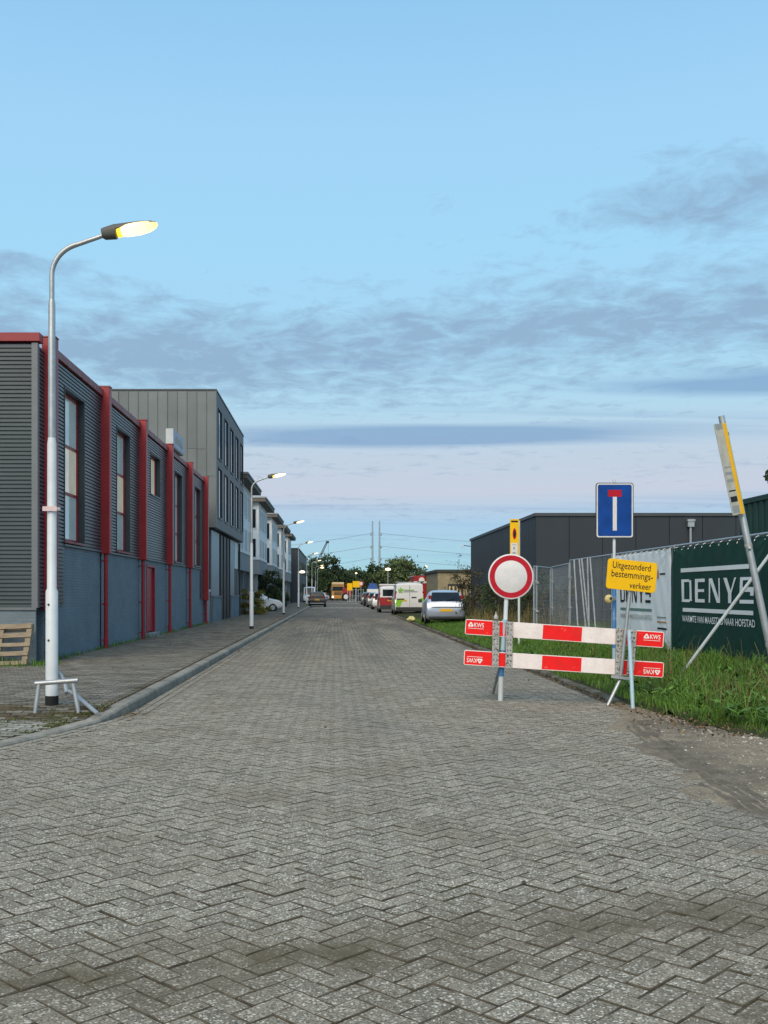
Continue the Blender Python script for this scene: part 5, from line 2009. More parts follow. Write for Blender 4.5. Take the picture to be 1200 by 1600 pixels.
q = Vector((DX - 0.05, DY1 - 0.3, 4.55))
b.tube([q, q + Vector((-0.5, -0.3, 0.05)), q + Vector((-0.6, -0.35, -0.1))], 0.03, 6)
b.build('camera_arm', mt['galv'], hl)
# small beige brick building beyond it
bb = thing('brick_shed', 'small beige brick building with a flat roof behind the parked cars', 'building', (9, 82, 0))
b = MB()
b.box(8.2, 15.5, 82, 94, -0.05, 3.15)
b.build('wall', mt['beigebrick'], bb)
b = MB()
b.box(8.05, 15.7, 81.85, 94.1, 3.152, 3.35)
b.build('roof', mt['roofdark'], bb)
for k in range(2):
    b = MB()
    b.box(9.0 + k * 1.9, 10.2 + k * 1.9, 81.94, 82.02, 0.1, 2.2)
    g_ = b.build('gate', mt['trim'], bb)
    b = MB()
    for j in range(4):
        b.box(9.08 + k * 1.9 + j * 0.28, 9.24 + k * 1.9 + j * 0.28, 81.90, 81.945, 0.2, 2.0)
    b.build('pale_slat', mt['cream'], g_)

# ================================================================== PLANTS
def crown(rnd, c, rad3, n, leaf, clumps, hollow=0.55):
    """leaf-sized faces gathered in clumps through an uneven crown"""
    mb = MB()
    cl = []
    for _ in range(clumps):
        while True:
            p = Vector((rnd.uniform(-1, 1), rnd.uniform(-1, 1), rnd.uniform(-1, 1)))
            if hollow * 0.6 < p.length < 1.0:
                break
        cl.append((Vector((p.x * rad3[0], p.y * rad3[1], p.z * rad3[2])), rnd.uniform(0.16, 0.36), rnd.random()))
    for _ in range(n):
        k, s, tn = rnd.choice(cl)
        m_ = min(rad3)
        q = c + k + Vector((rnd.gauss(0, s), rnd.gauss(0, s), rnd.gauss(0, s * 0.75))) * m_ * 0.62
        a = Vector((rnd.gauss(0, 1), rnd.gauss(0, 1), rnd.gauss(0, 0.6))).normalized()
        e = a.orthogonal().normalized()
        e.rotate(Matrix.Rotation(rnd.uniform(0, 6.283), 3, a))
        f_ = a.cross(e)
        l = leaf * rnd.uniform(0.6, 1.4)
        mb.add([q - e * l, q + f_ * l * 0.5, q + e * l, q - f_ * l * 0.5], [(0, 1, 2, 3)], min(1, max(0, tn + rnd.gauss(0, 0.18))))
    return mb
def tree(label, x, y, h, rx, rz, n, leaf, m, seed, zb=0.0, trunk_r=0.16, clumps=46, group=None):
    rnd = random.Random(seed)
    t = thing('tree', label, 'tree', (x, y, zb), 0, group)
    c = Vector((x, y, zb + h - rz))
    b = MB()
    b.tube([(x, y, zb - 0.1), (x + 0.1, y, zb + h * 0.25), (x - 0.05, y + 0.1, zb + h * 0.55), (x, y, zb + h * 0.85)], [trunk_r, trunk_r * .8, trunk_r * .5, trunk_r * .15], 8)
    for _ in range(7):
        z0 = zb + h * rnd.uniform(0.25, 0.6)
        a = rnd.uniform(0, 6.283)
        q = Vector((x + math.cos(a) * rx * 0.75, y + math.sin(a) * rx * 0.75, z0 + rz * rnd.uniform(0.3, 0.9)))
        b.tube([(x, y, z0), (x + (q.x - x) * 0.5, y + (q.y - y) * 0.5, (z0 + q.z) / 2 + 0.2), q], [trunk_r * .45, trunk_r * .3, 0.02], 6)
    b.build('trunk', mt['trunk'], t, smooth=60)
    crown(rnd, c, (rx, rx, rz), n, leaf, clumps).build('crown', m, t)
    return t
def bush(label, name, x, y, r3, n, leaf, m, seed, zb=0.0, stems=6, clumps=26, cat='bush', group=None):
    rnd = random.Random(seed)
    t = thing(name, label, cat, (x, y, zb), 0, group)
    crown(rnd, Vector((x, y, zb + r3[2] * 0.85)), r3, n, leaf, clumps, 0.2).build('foliage', m, t)
    b = MB()
    for _ in range(stems):
        a = rnd.uniform(0, 6.283)
        b.tube([(x + math.cos(a) * 0.1, y + math.sin(a) * 0.1, zb - 0.05), (x + math.cos(a) * r3[0] * 0.6, y + math.sin(a) * r3[1] * 0.6, zb + r3[2] * 1.3)], [0.02, 0.008], 5)
    b.build('stem', mt['trunk'], t)
    return t
# far left of the street's end
tree('tall dark tree past the dark block at the end of the left pavement', P(507, 0, 215).x, 215, 9.6, 3.6, 4.8, 5200, 0.30, mt['leafdark'], 1)
tree('dark spreading tree behind the yellow truck', P(525, 0, 225).x, 225, 7.2, 4.2, 3.6, 5200, 0.30, mt['leafdark'], 2)
tree('lower dark tree beside the farthest lamp post', P(494, 0, 205).x, 205, 6.0, 3.0, 3.0, 3600, 0.28, mt['leafdark'], 3)
tree('rounded dark tree behind the yellow road signs', P(553, 0, 243).x, 243, 7.3, 3.6, 3.5, 3600, 0.32, mt['leafdark'], 4)
tree('dark tree under the pylons, left of the willow', P(588, 0, 192).x, 192, 6.6, 2.6, 3.0, 4200, 0.26, mt['leafdark'], 5)
tree('broad green willow rising above the parked vans', P(624, 0, 179).x, 179, 7.6, 4.0, 3.7, 7800, 0.27, mt['leafmid'], 6, clumps=60)
tree('small tree right of the willow, above the red lorry', P(655, 0, 192).x, 192, 4.6, 1.9, 2.0, 1500, 0.22, mt['leafmid'], 7)
tree('thin half bare sapling in front of the beige brick building', P(716, 0, 66.5).x, 66.5, 4.3, 0.6, 1.6, 190, 0.055, mt['leafmid'], 8, trunk_r=0.022, clumps=16)
tree('tree behind the green container, barely reaching into the picture', 13.72, 29.9, 5.3, 1.1, 0.9, 900, 0.10, mt['leafdark'], 9, zb=0.2, trunk_r=0.08)
b = crown(random.Random(20), Vector((10, 335, 2.0)), (110, 8, 3.4), 9000, 0.55, 240, 0.0)
b.build('far_treeline', mt['leafdark'], kind='stuff')
# plants along the left pavement
bush('yellow green bush at the foot of the zinc building, behind the second lamp', 'bush', P(404, 0, 65).x, 65, (0.85, 0.9, 0.80), 3000, 0.055, mt['leafyellow'], 11, 0.1)
bush('low yellow green shrub against the zinc building corner', 'bush', P(389, 0, 65).x - 0.2, 65.2, (0.45, 0.6, 1.0), 1200, 0.055, mt['leafyellow'], 12, 0.1)
bush('dark rounded hedge in front of the second white townhouse', 'hedge', P(431, 0, 80).x - 0.5, 81.5, (1.0, 1.6, 1.75), 6500, 0.075, mt['leafdark'], 13, 0.1, cat='hedge', clumps=50)
bush('dark shrub between the hedge and the third lamp', 'bush', P(449, 0, 95).x - 0.6, 97.5, (0.9, 1.6, 1.3), 3600, 0.08, mt['leafdark'], 14, 0.1)
# weeds in front of the dark hall
for i, (px, y, h, w, m, lab) in enumerate(((752, 42.9, 0.85, 1.0, 'leafbrown', 'brown green weedy bush right of the silver car'),
                                           (782, 39.7, 0.95, 0.95, 'leafdark', 'dark weedy bush behind the round sign'),
                                           (812, 37.1, 0.75, 0.9, 'leafbrown', 'low brownish bush below the narrow yellow sign'),
                                           (846, 34.6, 1.15, 0.85, 'leafdark', 'tall dark bush left of the mesh fence'),
                                           (868, 33.3, 0.85, 0.8, 'leafbrown', 'weedy bush growing through the mesh fence'),
                                           (733, 51.2, 1.5, 0.9, 'leafbrown', 'tall thin brown bush between the silver car and the hall corner'))):
    bush(lab, 'weed_bush', P(px, 0, y).x, y, (w, 0.8, h), 2100, 0.05, mt[m], 30 + i, 0.22, stems=14)
pts = []
for _ in range(2600):
    px = R.uniform(735, 890)
    y = R.uniform(31, 45)
    x = P(px, 0, y).x
    pts.append((x, y, zv(x, y), R.uniform(0.5, 1.0)))
blades('weed_stalks', mt['drygrass'], pts, 0.4, 1.15, 0.006, lean=0.35, seed=14)

rnd = random.Random(77)
mb = MB()
for _ in range(170):
    y = 10.6 + 18 * rnd.random() ** 1.6
    x = rnd.uniform(4.0, min(8.0, 0.43 * y + 0.6))
    if zv(x, y) < 0.06:
        continue
    for k in range(rnd.randint(5, 9)):
        a = rnd.uniform(0, 6.283)
        l, w = rnd.uniform(0.07, 0.16), rnd.uniform(0.018, 0.035)
        zz = zv(x, y) + rnd.uniform(0.04, 0.16)
        u = Vector((math.cos(a), math.sin(a), rnd.uniform(0.1, 0.6)))
        v = Vector((-math.sin(a), math.cos(a), 0)) * w
        o = Vector((x, y, zz))
        mb.add([o, o + u * l * 0.5 - v, o + u * l, o + u * l * 0.5 + v], [(0, 1, 2, 3)], rnd.random())
mb.build('verge_weeds', mt['grass'], kind='stuff')

# ================================================================== PYLONS, WIRES, CRANE
pyl = []
for px, lab in ((582, 'left one of the two tall slim pylons above the trees'), (593, 'right one of the two tall slim pylons above the trees')):
    Yy = 660.0
    base = P(px, 0, Yy)
    x = base.x
    t = thing('pylon', lab, 'pylon', (x, Yy, 0), 0, 'slim power pylons')
    zt = P(0, 814, Yy).z
    b = MB()
    b.tube([(x, Yy, 0), (x, Yy, zt)], [0.85, 0.40], 10)
    b.build('mast', mt['pylon'], t, smooth=40)
    for py in (833, 853, 872):
        z = P(0, py, Yy).z
        b = MB()
        b.bar((x - 1.1, Yy, z), (x + 1.1, Yy, z), 0.4)
        b.lathe([(0.2, -1.6), (0.45, -1.3), (0.45, -0.3), (0.2, 0)], (x + (1 if px > 587 else -1), Yy, z), (0, 0, 1), 8)
        b.build('cross_arm', mt['pylon'], t)
    pyl.append(x)
for py, sgl, sgr, nm in ((833, 17, 10, 'upper'), (853, 13, 9, 'middle'), (872, 10, 8, 'lower')):
    z = P(0, py, 660).z
    for side, x0 in ((-1, pyl[0]), (1, pyl[1])):
        t = MB()
        pts = []
        S, sag = 320.0, (15.0 if side < 0 else 9.0)
        for k in range(33):
            f = k / 32
            pts.append((x0 + side * S * f, 660 - 60 * f * (1 if side < 0 else 0), z - 4 * sag * f * (1 - f)))
        t.tube(pts, 0.11, 5)
        o = t.build('power_line', mt['wire'])
        tag(o, f'{nm} power line sagging away to the {"left" if side < 0 else "right"} of the pylons', 'power line', 'power lines')
cr = thing('crane', 'dark crane jib rising above the trees left of the street', 'crane', (P(500, 0, 275).x, 275, 0))
a, c = P(499, 872, 275), P(511, 847, 275)
b = MB()
w = Vector((0.35, 0, 0.17))
b.bar(a - w, c - w * 0.6, 0.16)
b.bar(a + w, c + w * 0.6, 0.16)
for k in range(8):
    p, q = a.lerp(c, k / 8), a.lerp(c, (k + 1) / 8)
    b.bar(p - w, q + w, 0.09)
b.build('jib', mt['cardark'], cr)
b = MB()
b.box(c.x - 0.3, c.x + 0.55, 274.6, 275.4, c.z - 0.25, c.z + 0.25)
b.build('jib_head', mt['cardark'], cr)
b = MB()
q = P(513, 866, 275)
b.tube([(q.x, 275, c.z), (q.x, 275, q.z)], 0.03, 4)
b.box(q.x - 0.2, q.x + 0.2, 274.8, 275.2, q.z - 0.35, q.z)
b.build('hook', mt['cardark'], cr)
b = MB()
b.tube([(a.x - 2, 275, 0), a], 0.4, 6)
b.build('mast', mt['cardark'], cr)

# ================================================================== VEHICLES
def ring_pts(st):
    """cross-section of the body at one station: half points from keel to roof centre"""
    y, zb, zbelt, zt, w, wt_ = st
    zm = zb + (zbelt - zb) * 0.45
    return [(0, zb), (w * 0.86, zb), (w * 0.955, zb + 0.07), (w, zm), (w * 0.965, zbelt), (wt_ + (w * 0.965 - wt_) * 0.12, zt - 0.10 * min(1, max(0.05, (zt - zbelt) / 0.4))), (wt_ * 0.86, zt - 0.01), (0, zt + 0.022)]
def vehicle(label, name, cat, x, y, z, st, body, group='cars and vans parked along the street', wheels=((0.75, 0.30), (3.2, 0.30)), rotz=0.0, wl=None, glass_rows=None,
            rear=None, side=None, roof=None, lower=None, wr=0.30, extra=None):
    """st: stations along the length, rear (0) to front; author at the origin, then place"""
    t = thing(name, label, cat, (0, 0, 0), 0, group)
    rings = []
    for s in st:
        half = ring_pts(s)
        rings.append([(px, s[0], pz) for px, pz in half] + [(-px, s[0], pz) for px, pz in half[-2:0:-1]])
    n = len(rings[0])
    def strip(i0, i1, k0, k1):
        b = MB()
        for i in range(i0, i1):
            for k in range(k0, k1):
                k2 = (k + 1) % n
                b.add([rings[i][k % n], rings[i][k2], rings[i + 1][k2], rings[i + 1][k % n]], [(0, 1, 2, 3)])
        return b
    b = MB()
    b.v = [p for r in rings for p in r]
    for i in range(len(rings) - 1):
        for k in range(n):
            k2 = (k + 1) % n
            b.f.append((i * n + k, i * n + k2, (i + 1) * n + k2, (i + 1) * n + k))
    b.f += [tuple(range(n - 1, -1, -1)), tuple((len(rings) - 1) * n + k for k in range(n))]
    me_body = b.build('body', mt[body], t, smooth=32)
    def patch(i, j, ka, kb, u0, u1, v0, v1, m, nm, off=0.008, N=5):
        """panel over the skin between stations i..j and ring points ka..kb, inset to u0..u1, v0..v1"""
        A, B = Vector(rings[i][ka % n]), Vector(rings[i][kb % n])
        D, C = Vector(rings[j][ka % n]), Vector(rings[j][kb % n])
        nr = (B - A).cross(D - A)
        if nr.length < 1e-9:
            nr = (C - B).cross(D - C)
        nr.normalize()
        mid = (A + B + C + D) / 4
        ctr = Vector((0, st[len(st) // 2][0], 0.8))
        if nr.dot(mid - ctr) < 0:
            nr = -nr
        if ka == 6:
            off = 0.030
        bb = MB()
        q = lambda uu, vv: (A.lerp(B, uu)).lerp(D.lerp(C, uu), vv) + nr * off
        bb.add([q(u0, v0), q(u1, v0), q(u1, v1), q(u0, v1)], [(0, 1, 2, 3)])
        bb.add([q(u0, v0) - nr * .012, q(u1, v0) - nr * .012, q(u1, v1) - nr * .012, q(u0, v1) - nr * .012], [(3, 2, 1, 0)])
        return bb.build(nm, mt[m], t)
    for (i, j, ka, kb, u0, u1, v0, v1, m, nm) in (glass_rows or []):
        patch(i, j, ka, kb, u0, u1, v0, v1, m, nm)
        if kb <= 6 and ka >= 1:
            patch(i, j, n - ka, n - kb, u0, u1, v0, v1, m, nm)
    W = max(s[4] for s in st)
    for (yw_, r) in wheels:
        for sg in (-1, 1):
            b = MB()
            b.lathe([(r * 0.6, -0.10), (r * 0.93, -0.105), (r, -0.07), (r, 0.07), (r * 0.93, 0.105), (r * 0.6, 0.10)], (sg * (W - 0.10), yw_, r), (sg, 0, 0), 24)
            w = b.build('wheel', mt['rubber'], t, smooth=40)
            b = MB()
            b.lathe([(r * 0.62, 0.0), (r * 0.60, 0.012), (r * 0.3, 0.004), (r * 0.12, 0.02)], (sg * (W - 0.10) + sg * 0.098, yw_, r), (sg, 0, 0), 20)
            b.build('rim', mt['galv'], w, smooth=40)
            b = MB()
            b.lathe([(r * 1.17, 0.0), (r * 1.17, 0.004)], (sg * (W * 0.955 + 0.001), yw_, r * 1.05), (sg, 0, 0), 24)
            b.build('wheel_arch', mt['rubber'], t)
    for (x0, x1, z0, z1, yy, th, m, nm) in (rear or []):
        b = MB()
        b.box(x0, x1, yy - th, yy + 0.03, z0, z1)
        b.build(nm, mt[m], t, bevel=0.006)
    for sg in (-1, 1):
        b = MB()
        ym = st[-3][0] - 0.25
        b.box(sg * W if sg > 0 else -W - 0.17, W + 0.17 if sg > 0 else -W, ym, ym + 0.09, 0.92, 1.08)
        b.build('mirror', mt['trim'], t, bevel=0.02)
    if extra:
        extra(t)
    t.location = (x, y, z)
    t.rotation_euler = (0, 0, rotz)
    return t
HATCH = lambda W=0.86, Hh=1.48: [(0.0, .42, .60, .66, W * .93, W * .86), (0.04, .32, .84, .86, W * .97, W * .88), (0.10, .26, .93, .97, W * .985, W * .84), (0.20, .22, .95, 1.10, W, W * .86),
    (0.46, .20, .95, Hh - .08, W, W * .76), (0.95, .18, .95, Hh, W, W * .70), (1.85, .18, .94, Hh, W, W * .70), (2.30, .18, .93, Hh - .08, W, W * .68),
    (3.05, .18, .90, .97, W, W * .80), (3.75, .22, .76, .82, W * .97, W * .80), (3.98, .34, .58, .64, W * .88, W * .70)]
HG = [(2, 3, 6, 8, 0.0, 1.0, 0.25, 1.0, 'darkglass', 'rear_window'), (3, 4, 6, 8, 0.0, 1.0, 0.0, 0.94, 'darkglass', 'rear_window'), (5, 6, 4, 5, 0.10, 0.90, 0.06, 0.97, 'darkglass', 'side_window'), (6, 7, 4, 5, 0.10, 0.88, 0.06, 0.95, 'darkglass', 'side_window'),
      (4, 5, 4, 5, 0.12, 0.82, 0.25, 0.94, 'darkglass', 'side_window'), (7, 8, 6, 8, 0.03, 0.97, 0.04, 0.96, 'darkglass', 'windscreen')]
def hatch_rear(W, lights='taillight', bump='trim', plate=True):
    r = [(-W * .90, -W * .74, .86, 1.20, 0.14, 0.02, lights, 'tail_light'), (W * .74, W * .90, .86, 1.20, 0.14, 0.02, lights, 'tail_light')]
    if plate:
        r.append((-0.26, 0.26, .56, .67, 0.02, 0.035, 'platey', 'number_plate'))
    return r
# the silver hatchback with its wide rear window
def silver_extra(t):
    b = MB()
    b.box(-0.60, 0.60, -0.012, 0.03, 0.74, 0.765)
    b.build('tailgate_seam', mt['trim'], t)
    b = MB()
    b.lathe([(0.045, 0), (0.040, 0.010)], (0, 0.088, 0.925), (0, -1, 0.3), 16)
    b.build('badge', mt['galv'], t)
    b = MB()
    b.tube([(0, 0.06, 1.02), (0.25, 0.13, 1.10), (0.50, 0.20, 1.13)], 0.010, 5)
    b.build('wiper', mt['rubber'], t)
    b = MB()
    b.tube([(0, 0.75, 1.48), (0, 0.55, 1.64)], 0.006, 4)
    b.build('aerial', mt['rubber'], t)
    b = MB()
    b.box(-0.72, 0.72, -0.025, 0.08, 0.27, 0.36)
    b.build('bumper_lip', mt['trim'], t, bevel=0.01)
SV = HATCH(0.855, 1.47)
sx_ = P(697, 0, 43.5).x
vehicle('silver blue hatchback seen from behind, parked on the grass verge', 'parked_car', 'car', sx_, 43.5, 0.13, SV, 'carsilver', glass_rows=HG,
        rear=[(-0.73, -0.61, .98, 1.25, 0.26, 0.05, 'taillight', 'tail_light'), (0.61, 0.73, .98, 1.25, 0.26, 0.05, 'taillight', 'tail_light'), (-0.27, 0.27, .56, .68, 0.02, 0.035, 'platey', 'number_plate')],
        extra=silver_extra, rotz=rad(-1.5))
VAN = lambda W, Hh, L: [(0.0, .40, .95, 1.05, W * .95, W * .90), (0.03, .30, 1.05, Hh * .72, W * .97, W * .92), (0.07, .26, 1.08, Hh - .10, W, W * .88), (0.16, .24, 1.10, Hh, W, W * .88), (L * .35, .22, 1.10, Hh, W, W * .88),
    (L * .62, .22, 1.10, Hh - .01, W, W * .87), (L * .72, .22, 1.08, Hh - .12, W, W * .84), (L * .86, .22, 1.05, 1.16, W, W * .86), (L * .96, .25, .88, .94, W * .97, W * .84), (L, .36, .62, .68, W * .88, W * .74)]
VG = [(5, 6, 4, 5, 0.08, 0.80, 0.0, 0.95, 'darkglass', 'side_window'), (6, 7, 6, 8, 0.04, 0.96, 0.04, 0.96, 'darkglass', 'windscreen')]
# white and green van
def van_extra(t):
    W = 0.95
    b = MB()
    b.box(-0.82, -0.34, -0.030, 0.02, 1.02, 1.09)
    b.build('handle_recess', mt['trim'], t)
    b = MB()
    b.box(0.12, 0.44, -0.028, 0.02, 1.13, 1.20)
    b.build('door_handle', mt['trim'], t)
    b = MB()
    b.box(-0.012, 0.012, -0.012, 0.02, 0.52, 1.95)
    b.build('door_seam', mt['greyprint'], t)
    b = MB()
    b.prism([(-0.86, .56), (-0.62, .56), (-0.44, 1.00), (-0.88, 1.00)], (0, -0.014, 0), (1, 0, 0), (0, 0, 1), (0, 0.01, 0))
    b.prism([(0.60, 0.92), (0.90, .80), (0.90, 1.13), (0.74, 1.12), (0.62, 1.04)], (0, -0.014, 0), (1, 0, 0), (0, 0, 1), (0, 0.01, 0))
    b.build('green_film', mt['limegreen'], t)
    b = MB()
    k = 0
    for a in (20, 95, 165, 235, 300):
        c, s = math.cos(rad(a)), math.sin(rad(a))
        b.prism([(0, -0.03), (0.16, -0.05), (0.19, 0.0), (0.16, 0.05), (0, 0.03)], (-0.58, -0.010 - 0.0005 * k, 1.62), (c, 0, s), (-s, 0, c), (0, 0.006, 0))
        k += 1
    b.build('leaf_mark', mt['limegreen'], t)
    b = MB()
    b.box(-0.36, 0.30, -0.010, 0.0, 1.63, 1.67)
    b.build('lettering_line', mt['limegreen'], t)
    b = MB()
    b.box(-0.40, 0.52, -0.010, 0.0, 1.53, 1.565)
    b.build('lettering_line', mt['greyprint'], t)
    b = MB()
    b.box(-0.90, 0.90, -0.06, 0.10, 0.28, 0.53)
    b.build('bumper', mt['trim'], t, bevel=0.02)
    b = MB()
    for yy in (0.5, 1.6):
        b.bar((-0.8, yy, 2.14), (0.8, yy, 2.14), 0.05)
    b.bar((-0.75, 0.3, 2.20), (-0.75, 3.2, 2.20), 0.05)
    b.bar((0.75, 0.3, 2.20), (0.75, 3.2, 2.20), 0.05)
    b.build('roof_rack', mt['galv'], t)
    b = MB()
    for yy in (0.08, 0.55, 1.1):
        b.box(-0.962, -0.955, yy, yy + 0.4, 0.55, 1.0)
    b.build('side_film', mt['limegreen'], t)
vehicle('white van with lime green film and leaf mark, seen from behind', 'parked_van', 'van', P(640, 0, 66.6).x, 66.6, 0.03, VAN(0.96, 2.08, 4.9), 'carwhite',
        glass_rows=VG, wheels=((0.85, .33), (3.9, .33)),
        rear=[(-0.95, -0.83, 1.05, 1.55, 0.06, 0.03, 'taillight', 'tail_light'), (0.83, 0.95, 1.05, 1.55, 0.06, 0.03, 'taillight', 'tail_light'),
              (-0.93, -0.84, .82, .98, 0.05, 0.04, 'headlight', 'reflector'), (-0.72, -0.18, .90, 1.02, 0.02, 0.032, 'platey', 'number_plate')], extra=van_extra)
# red and white van
def red_extra(t):
    b = MB()
    b.box(-0.62, 0.62, -0.012, 0.06, 1.24, 1.74)
    b.build('rear_window', mt['darkglass'], t, bevel=0.02)
    b = MB()
    b.box(-0.85, 0.85, -0.05, 0.08, 0.30, 0.55)
    b.build('bumper', mt['trim'], t, bevel=0.02)
    b = MB()
    b.box(-0.30, 0.30, -0.03, 0.02, 1.02, 1.10)
    b.build('door_handle', mt['trim'], t)
    for sg in (-1, 1):
        b = MB()
        b.box(sg * 0.905 if sg > 0 else -0.915, 0.915 if sg > 0 else -0.905, 0.12, 3.0, 0.30, 1.14)
        b.build('red_side', mt['carred'], t)
    b = MB()
    b.box(-0.87, 0.87, -0.014, 0.04, 0.55, 1.15)
    b.build('red_tailgate', mt['carred'], t, bevel=0.008)
vehicle('red van with a white upper body, parked ahead of the white van', 'parked_van', 'van', P(611, 0, 76.8).x, 76.8, 0.0, VAN(0.90, 1.98, 4.4), 'carwhite',
        glass_rows=VG, wheels=((0.8, .32), (3.5, .32)), rear=[(-0.25, 0.25, .86, .97, 0.02, 0.04, 'platey', 'number_plate'), (-0.90, -0.80, .95, 1.5, 0.06, 0.03, 'taillight', 'tail_light'), (0.80, 0.90, .95, 1.5, 0.06, 0.03, 'taillight', 'tail_light')], extra=red_extra)
HB = HATCH(0.87, 1.52)
HR = hatch_rear(0.87)
vehicle('grey white hatchback in front of the red van', 'parked_car', 'car', P(597, 0, 90.9).x, 91, 0.0, HB, 'carwhite', glass_rows=HG, rear=HR)
vehicle('light grey car third from the far end of the parked row', 'parked_car', 'car', P(587.5, 0, 102.4).x, 102.4, 0.0, HB, 'cargrey', glass_rows=HG, rear=HR)
vehicle('dark hatchback second from the far end of the parked row', 'parked_car', 'car', P(581, 0, 113.9).x, 114, 0.0, HB, 'cardark', glass_rows=HG, rear=HR)
vehicle('pale car at the front of the parked row, past the dark hatchback', 'parked_car', 'car', P(575.5, 0, 128.0).x, 128, 0.0, HB, 'cargrey', glass_rows=HG, rear=HR)
vehicle('dark car with a low nose facing the camera at the end of the row', 'parked_car', 'car', P(566.5, 0, 163.8).x, 168, 0.0, HATCH(0.9, 1.45), 'cardark', glass_rows=HG, rotz=rad(180))
# dark hatchback on the left
vehicle('dark grey hatchback standing on the left side of the street', 'parked_car', 'car', P(495.5, 0, 106.2).x, 106.2, 0.0, HATCH(0.90, 1.58), 'cardark', glass_rows=HG,
        rear=[(-0.80, -0.46, .96, 1.06, 0.10, 0.04, 'taillight', 'tail_light'), (0.46, 0.80, .96, 1.06, 0.10, 0.04, 'taillight', 'tail_light'), (-0.26, 0.26, .70, .80, 0.03, 0.04, 'platey', 'number_plate'), (-.75, .75, .36, .44, 0.02, 0.03, 'galv', 'bumper_trim')])
vehicle('white hatchback nosing out of a drive beside the dark hedge', 'parked_car', 'car', P(424, 0, 79.4).x - 3.0, 76.0, 0.1, HATCH(0.86, 1.52), 'carwhite', glass_rows=HG, rotz=rad(-75))
vehicle('small white van beyond the dark hatchback on the left', 'parked_van', 'van', P(488.5, 0, 153.6).x - 0.4, 154, 0.0, VAN(0.95, 2.35, 5.0), 'carwhite', glass_rows=VG, wheels=((0.85, .33), (3.9, .33)), rotz=rad(180))
vehicle('white car crossing far off by the yellow truck', 'parked_car', 'car', P(512, 0, 179.2).x, 187, 0.0, HB, 'carwhite', glass_rows=HG, rotz=rad(70))
# yellow truck facing the camera
tk = thing('truck', 'ochre truck facing the camera at the end of the street', 'truck', (P(528, 0, 192.0).x, 192, 0), 0)
x0, yt_ = P(528, 0, 192.0).x, 192
b = MB()
b.box(x0 - 1.2, x0 + 1.2, yt_, yt_ + 2.2, 0.9, 2.95)
b.build('cab', mt['truckyellow'], tk, bevel=0.08)
b = MB()
b.box(x0 - 1.25, x0 + 1.25, yt_ - 0.08, yt_ + 0.3, 0.35, 1.0)
b.build('bumper', mt['truckyellow'], tk, bevel=0.05)
b = MB()
b.box(x0 - 1.05, x0 + 1.05, yt_ - 0.03, yt_ + 0.02, 1.85, 2.65)
b.build('windscreen', mt['darkglass'], tk)
b = MB()
b.box(x0 - 1.15, x0 + 1.15, yt_ - 0.15, yt_ + 0.9, 2.98, 3.45)
b.build('roof_sign', mt['cream'], tk, bevel=0.05)
b = MB()
for k in range(3):
    b.box(x0 - 0.7, x0 + 0.7, yt_ - 0.04, yt_ + 0.0, 1.08 + 0.24 * k, 1.22 + 0.24 * k)
b.build('grille', mt['trim'], tk)
for sg in (-1, 1):
    b = MB()
    b.lathe([(0.17, 0), (0.15, 0.05)], (x0 + sg * 0.95, yt_ - 0.08, 0.72), (0, -1, 0), 12)
    b.build('headlight', mt['headlight'], tk)
    b = MB()
    b.box(x0 + sg * 1.38 - 0.12, x0 + sg * 1.38 + 0.12, yt_ - 0.1, yt_ + 0.05, 1.8, 2.5)
    b.build('mirror', mt['trim'], tk)
    b = MB()
    b.lathe([(0.3, -0.15), (0.48, -0.15), (0.48, 0.15), (0.3, 0.15)], (x0 + sg * 1.0, yt_ + 1.0, 0.48), (1, 0, 0), 16)
    b.build('wheel', mt['rubber'], tk)
b = MB()
b.box(x0 - 1.2, x0 + 1.2, yt_ + 2.4, yt_ + 8, 0.9, 2.3)
b.build('load_bed', mt['trim'], tk)
# red tractor unit beside it
rt = thing('tractor', 'dark red machine with a large pale wheel right of the ochre truck', 'tractor', (P(541, 0, 189.4).x, 189.4, 0))
x0 = P(541, 0, 189.4).x
b = MB()
b.box(x0 - 0.7, x0 + 1.0, 189.6, 192.4, 0.7, 2.3)
b.box(x0 - 0.2, x0 + 0.9, 190.4, 192.2, 2.302, 3.0)
b.build('body', mt['carred'], rt, bevel=0.06)
b = MB()
b.lathe([(0.35, -0.2), (0.72, -0.2), (0.72, 0.2), (0.35, 0.2)], (x0 - 0.1, 189.4, 0.72), (0.25, -1, 0), 18)
w = b.build('wheel', mt['rubber'], rt)
b = MB()
b.lathe([(0.45, 0.205), (0.42, 0.26)], (x0 - 0.1, 189.4, 0.72), (0.25, -1, 0), 16)
b.build('rim', mt['whiteframe'], w)
b = MB()
b.box(x0 - 0.2, x0 + 0.9, 190.35, 190.4, 2.3, 2.85)
b.build('window', mt['darkglass'], rt)
# yellow road signs far down the street
for px, py, w, h, lab in ((556.5, 913, 1.05, 0.95, 'right one of the yellow route signs far down the street'), (546.5, 917, 0.8, 1.1, 'left one of the yellow route signs far down the street')):
    Ys = 156.0
    q = P(px, py, Ys)
    t = thing('route_sign', lab, 'sign', (q.x, Ys, 0), 0, 'yellow route signs')
    b = MB()
    b.box(q.x - w / 2, q.x + w / 2, Ys - 0.03, Ys, q.z - h / 2, q.z + h / 2)
    b.build('plate', mt['yellow'], t, bevel=0.02)
    b = MB()
    b.tube([(q.x, Ys + 0.06, 0), (q.x, Ys + 0.06, q.z + h / 2)], 0.05, 6)
    b.build('pole', mt['galv'], t)
t = thing('far_round_sign', 'tiny round red rimmed sign beside the yellow route signs', 'road sign', (P(564, 0, 157.4).x, 157.4, 0))
q = P(564, 912, 157.4)
b = MB()
b.lathe([(0.42, 0), (0.42, 0.03)], q, (0, -1, 0), 20)
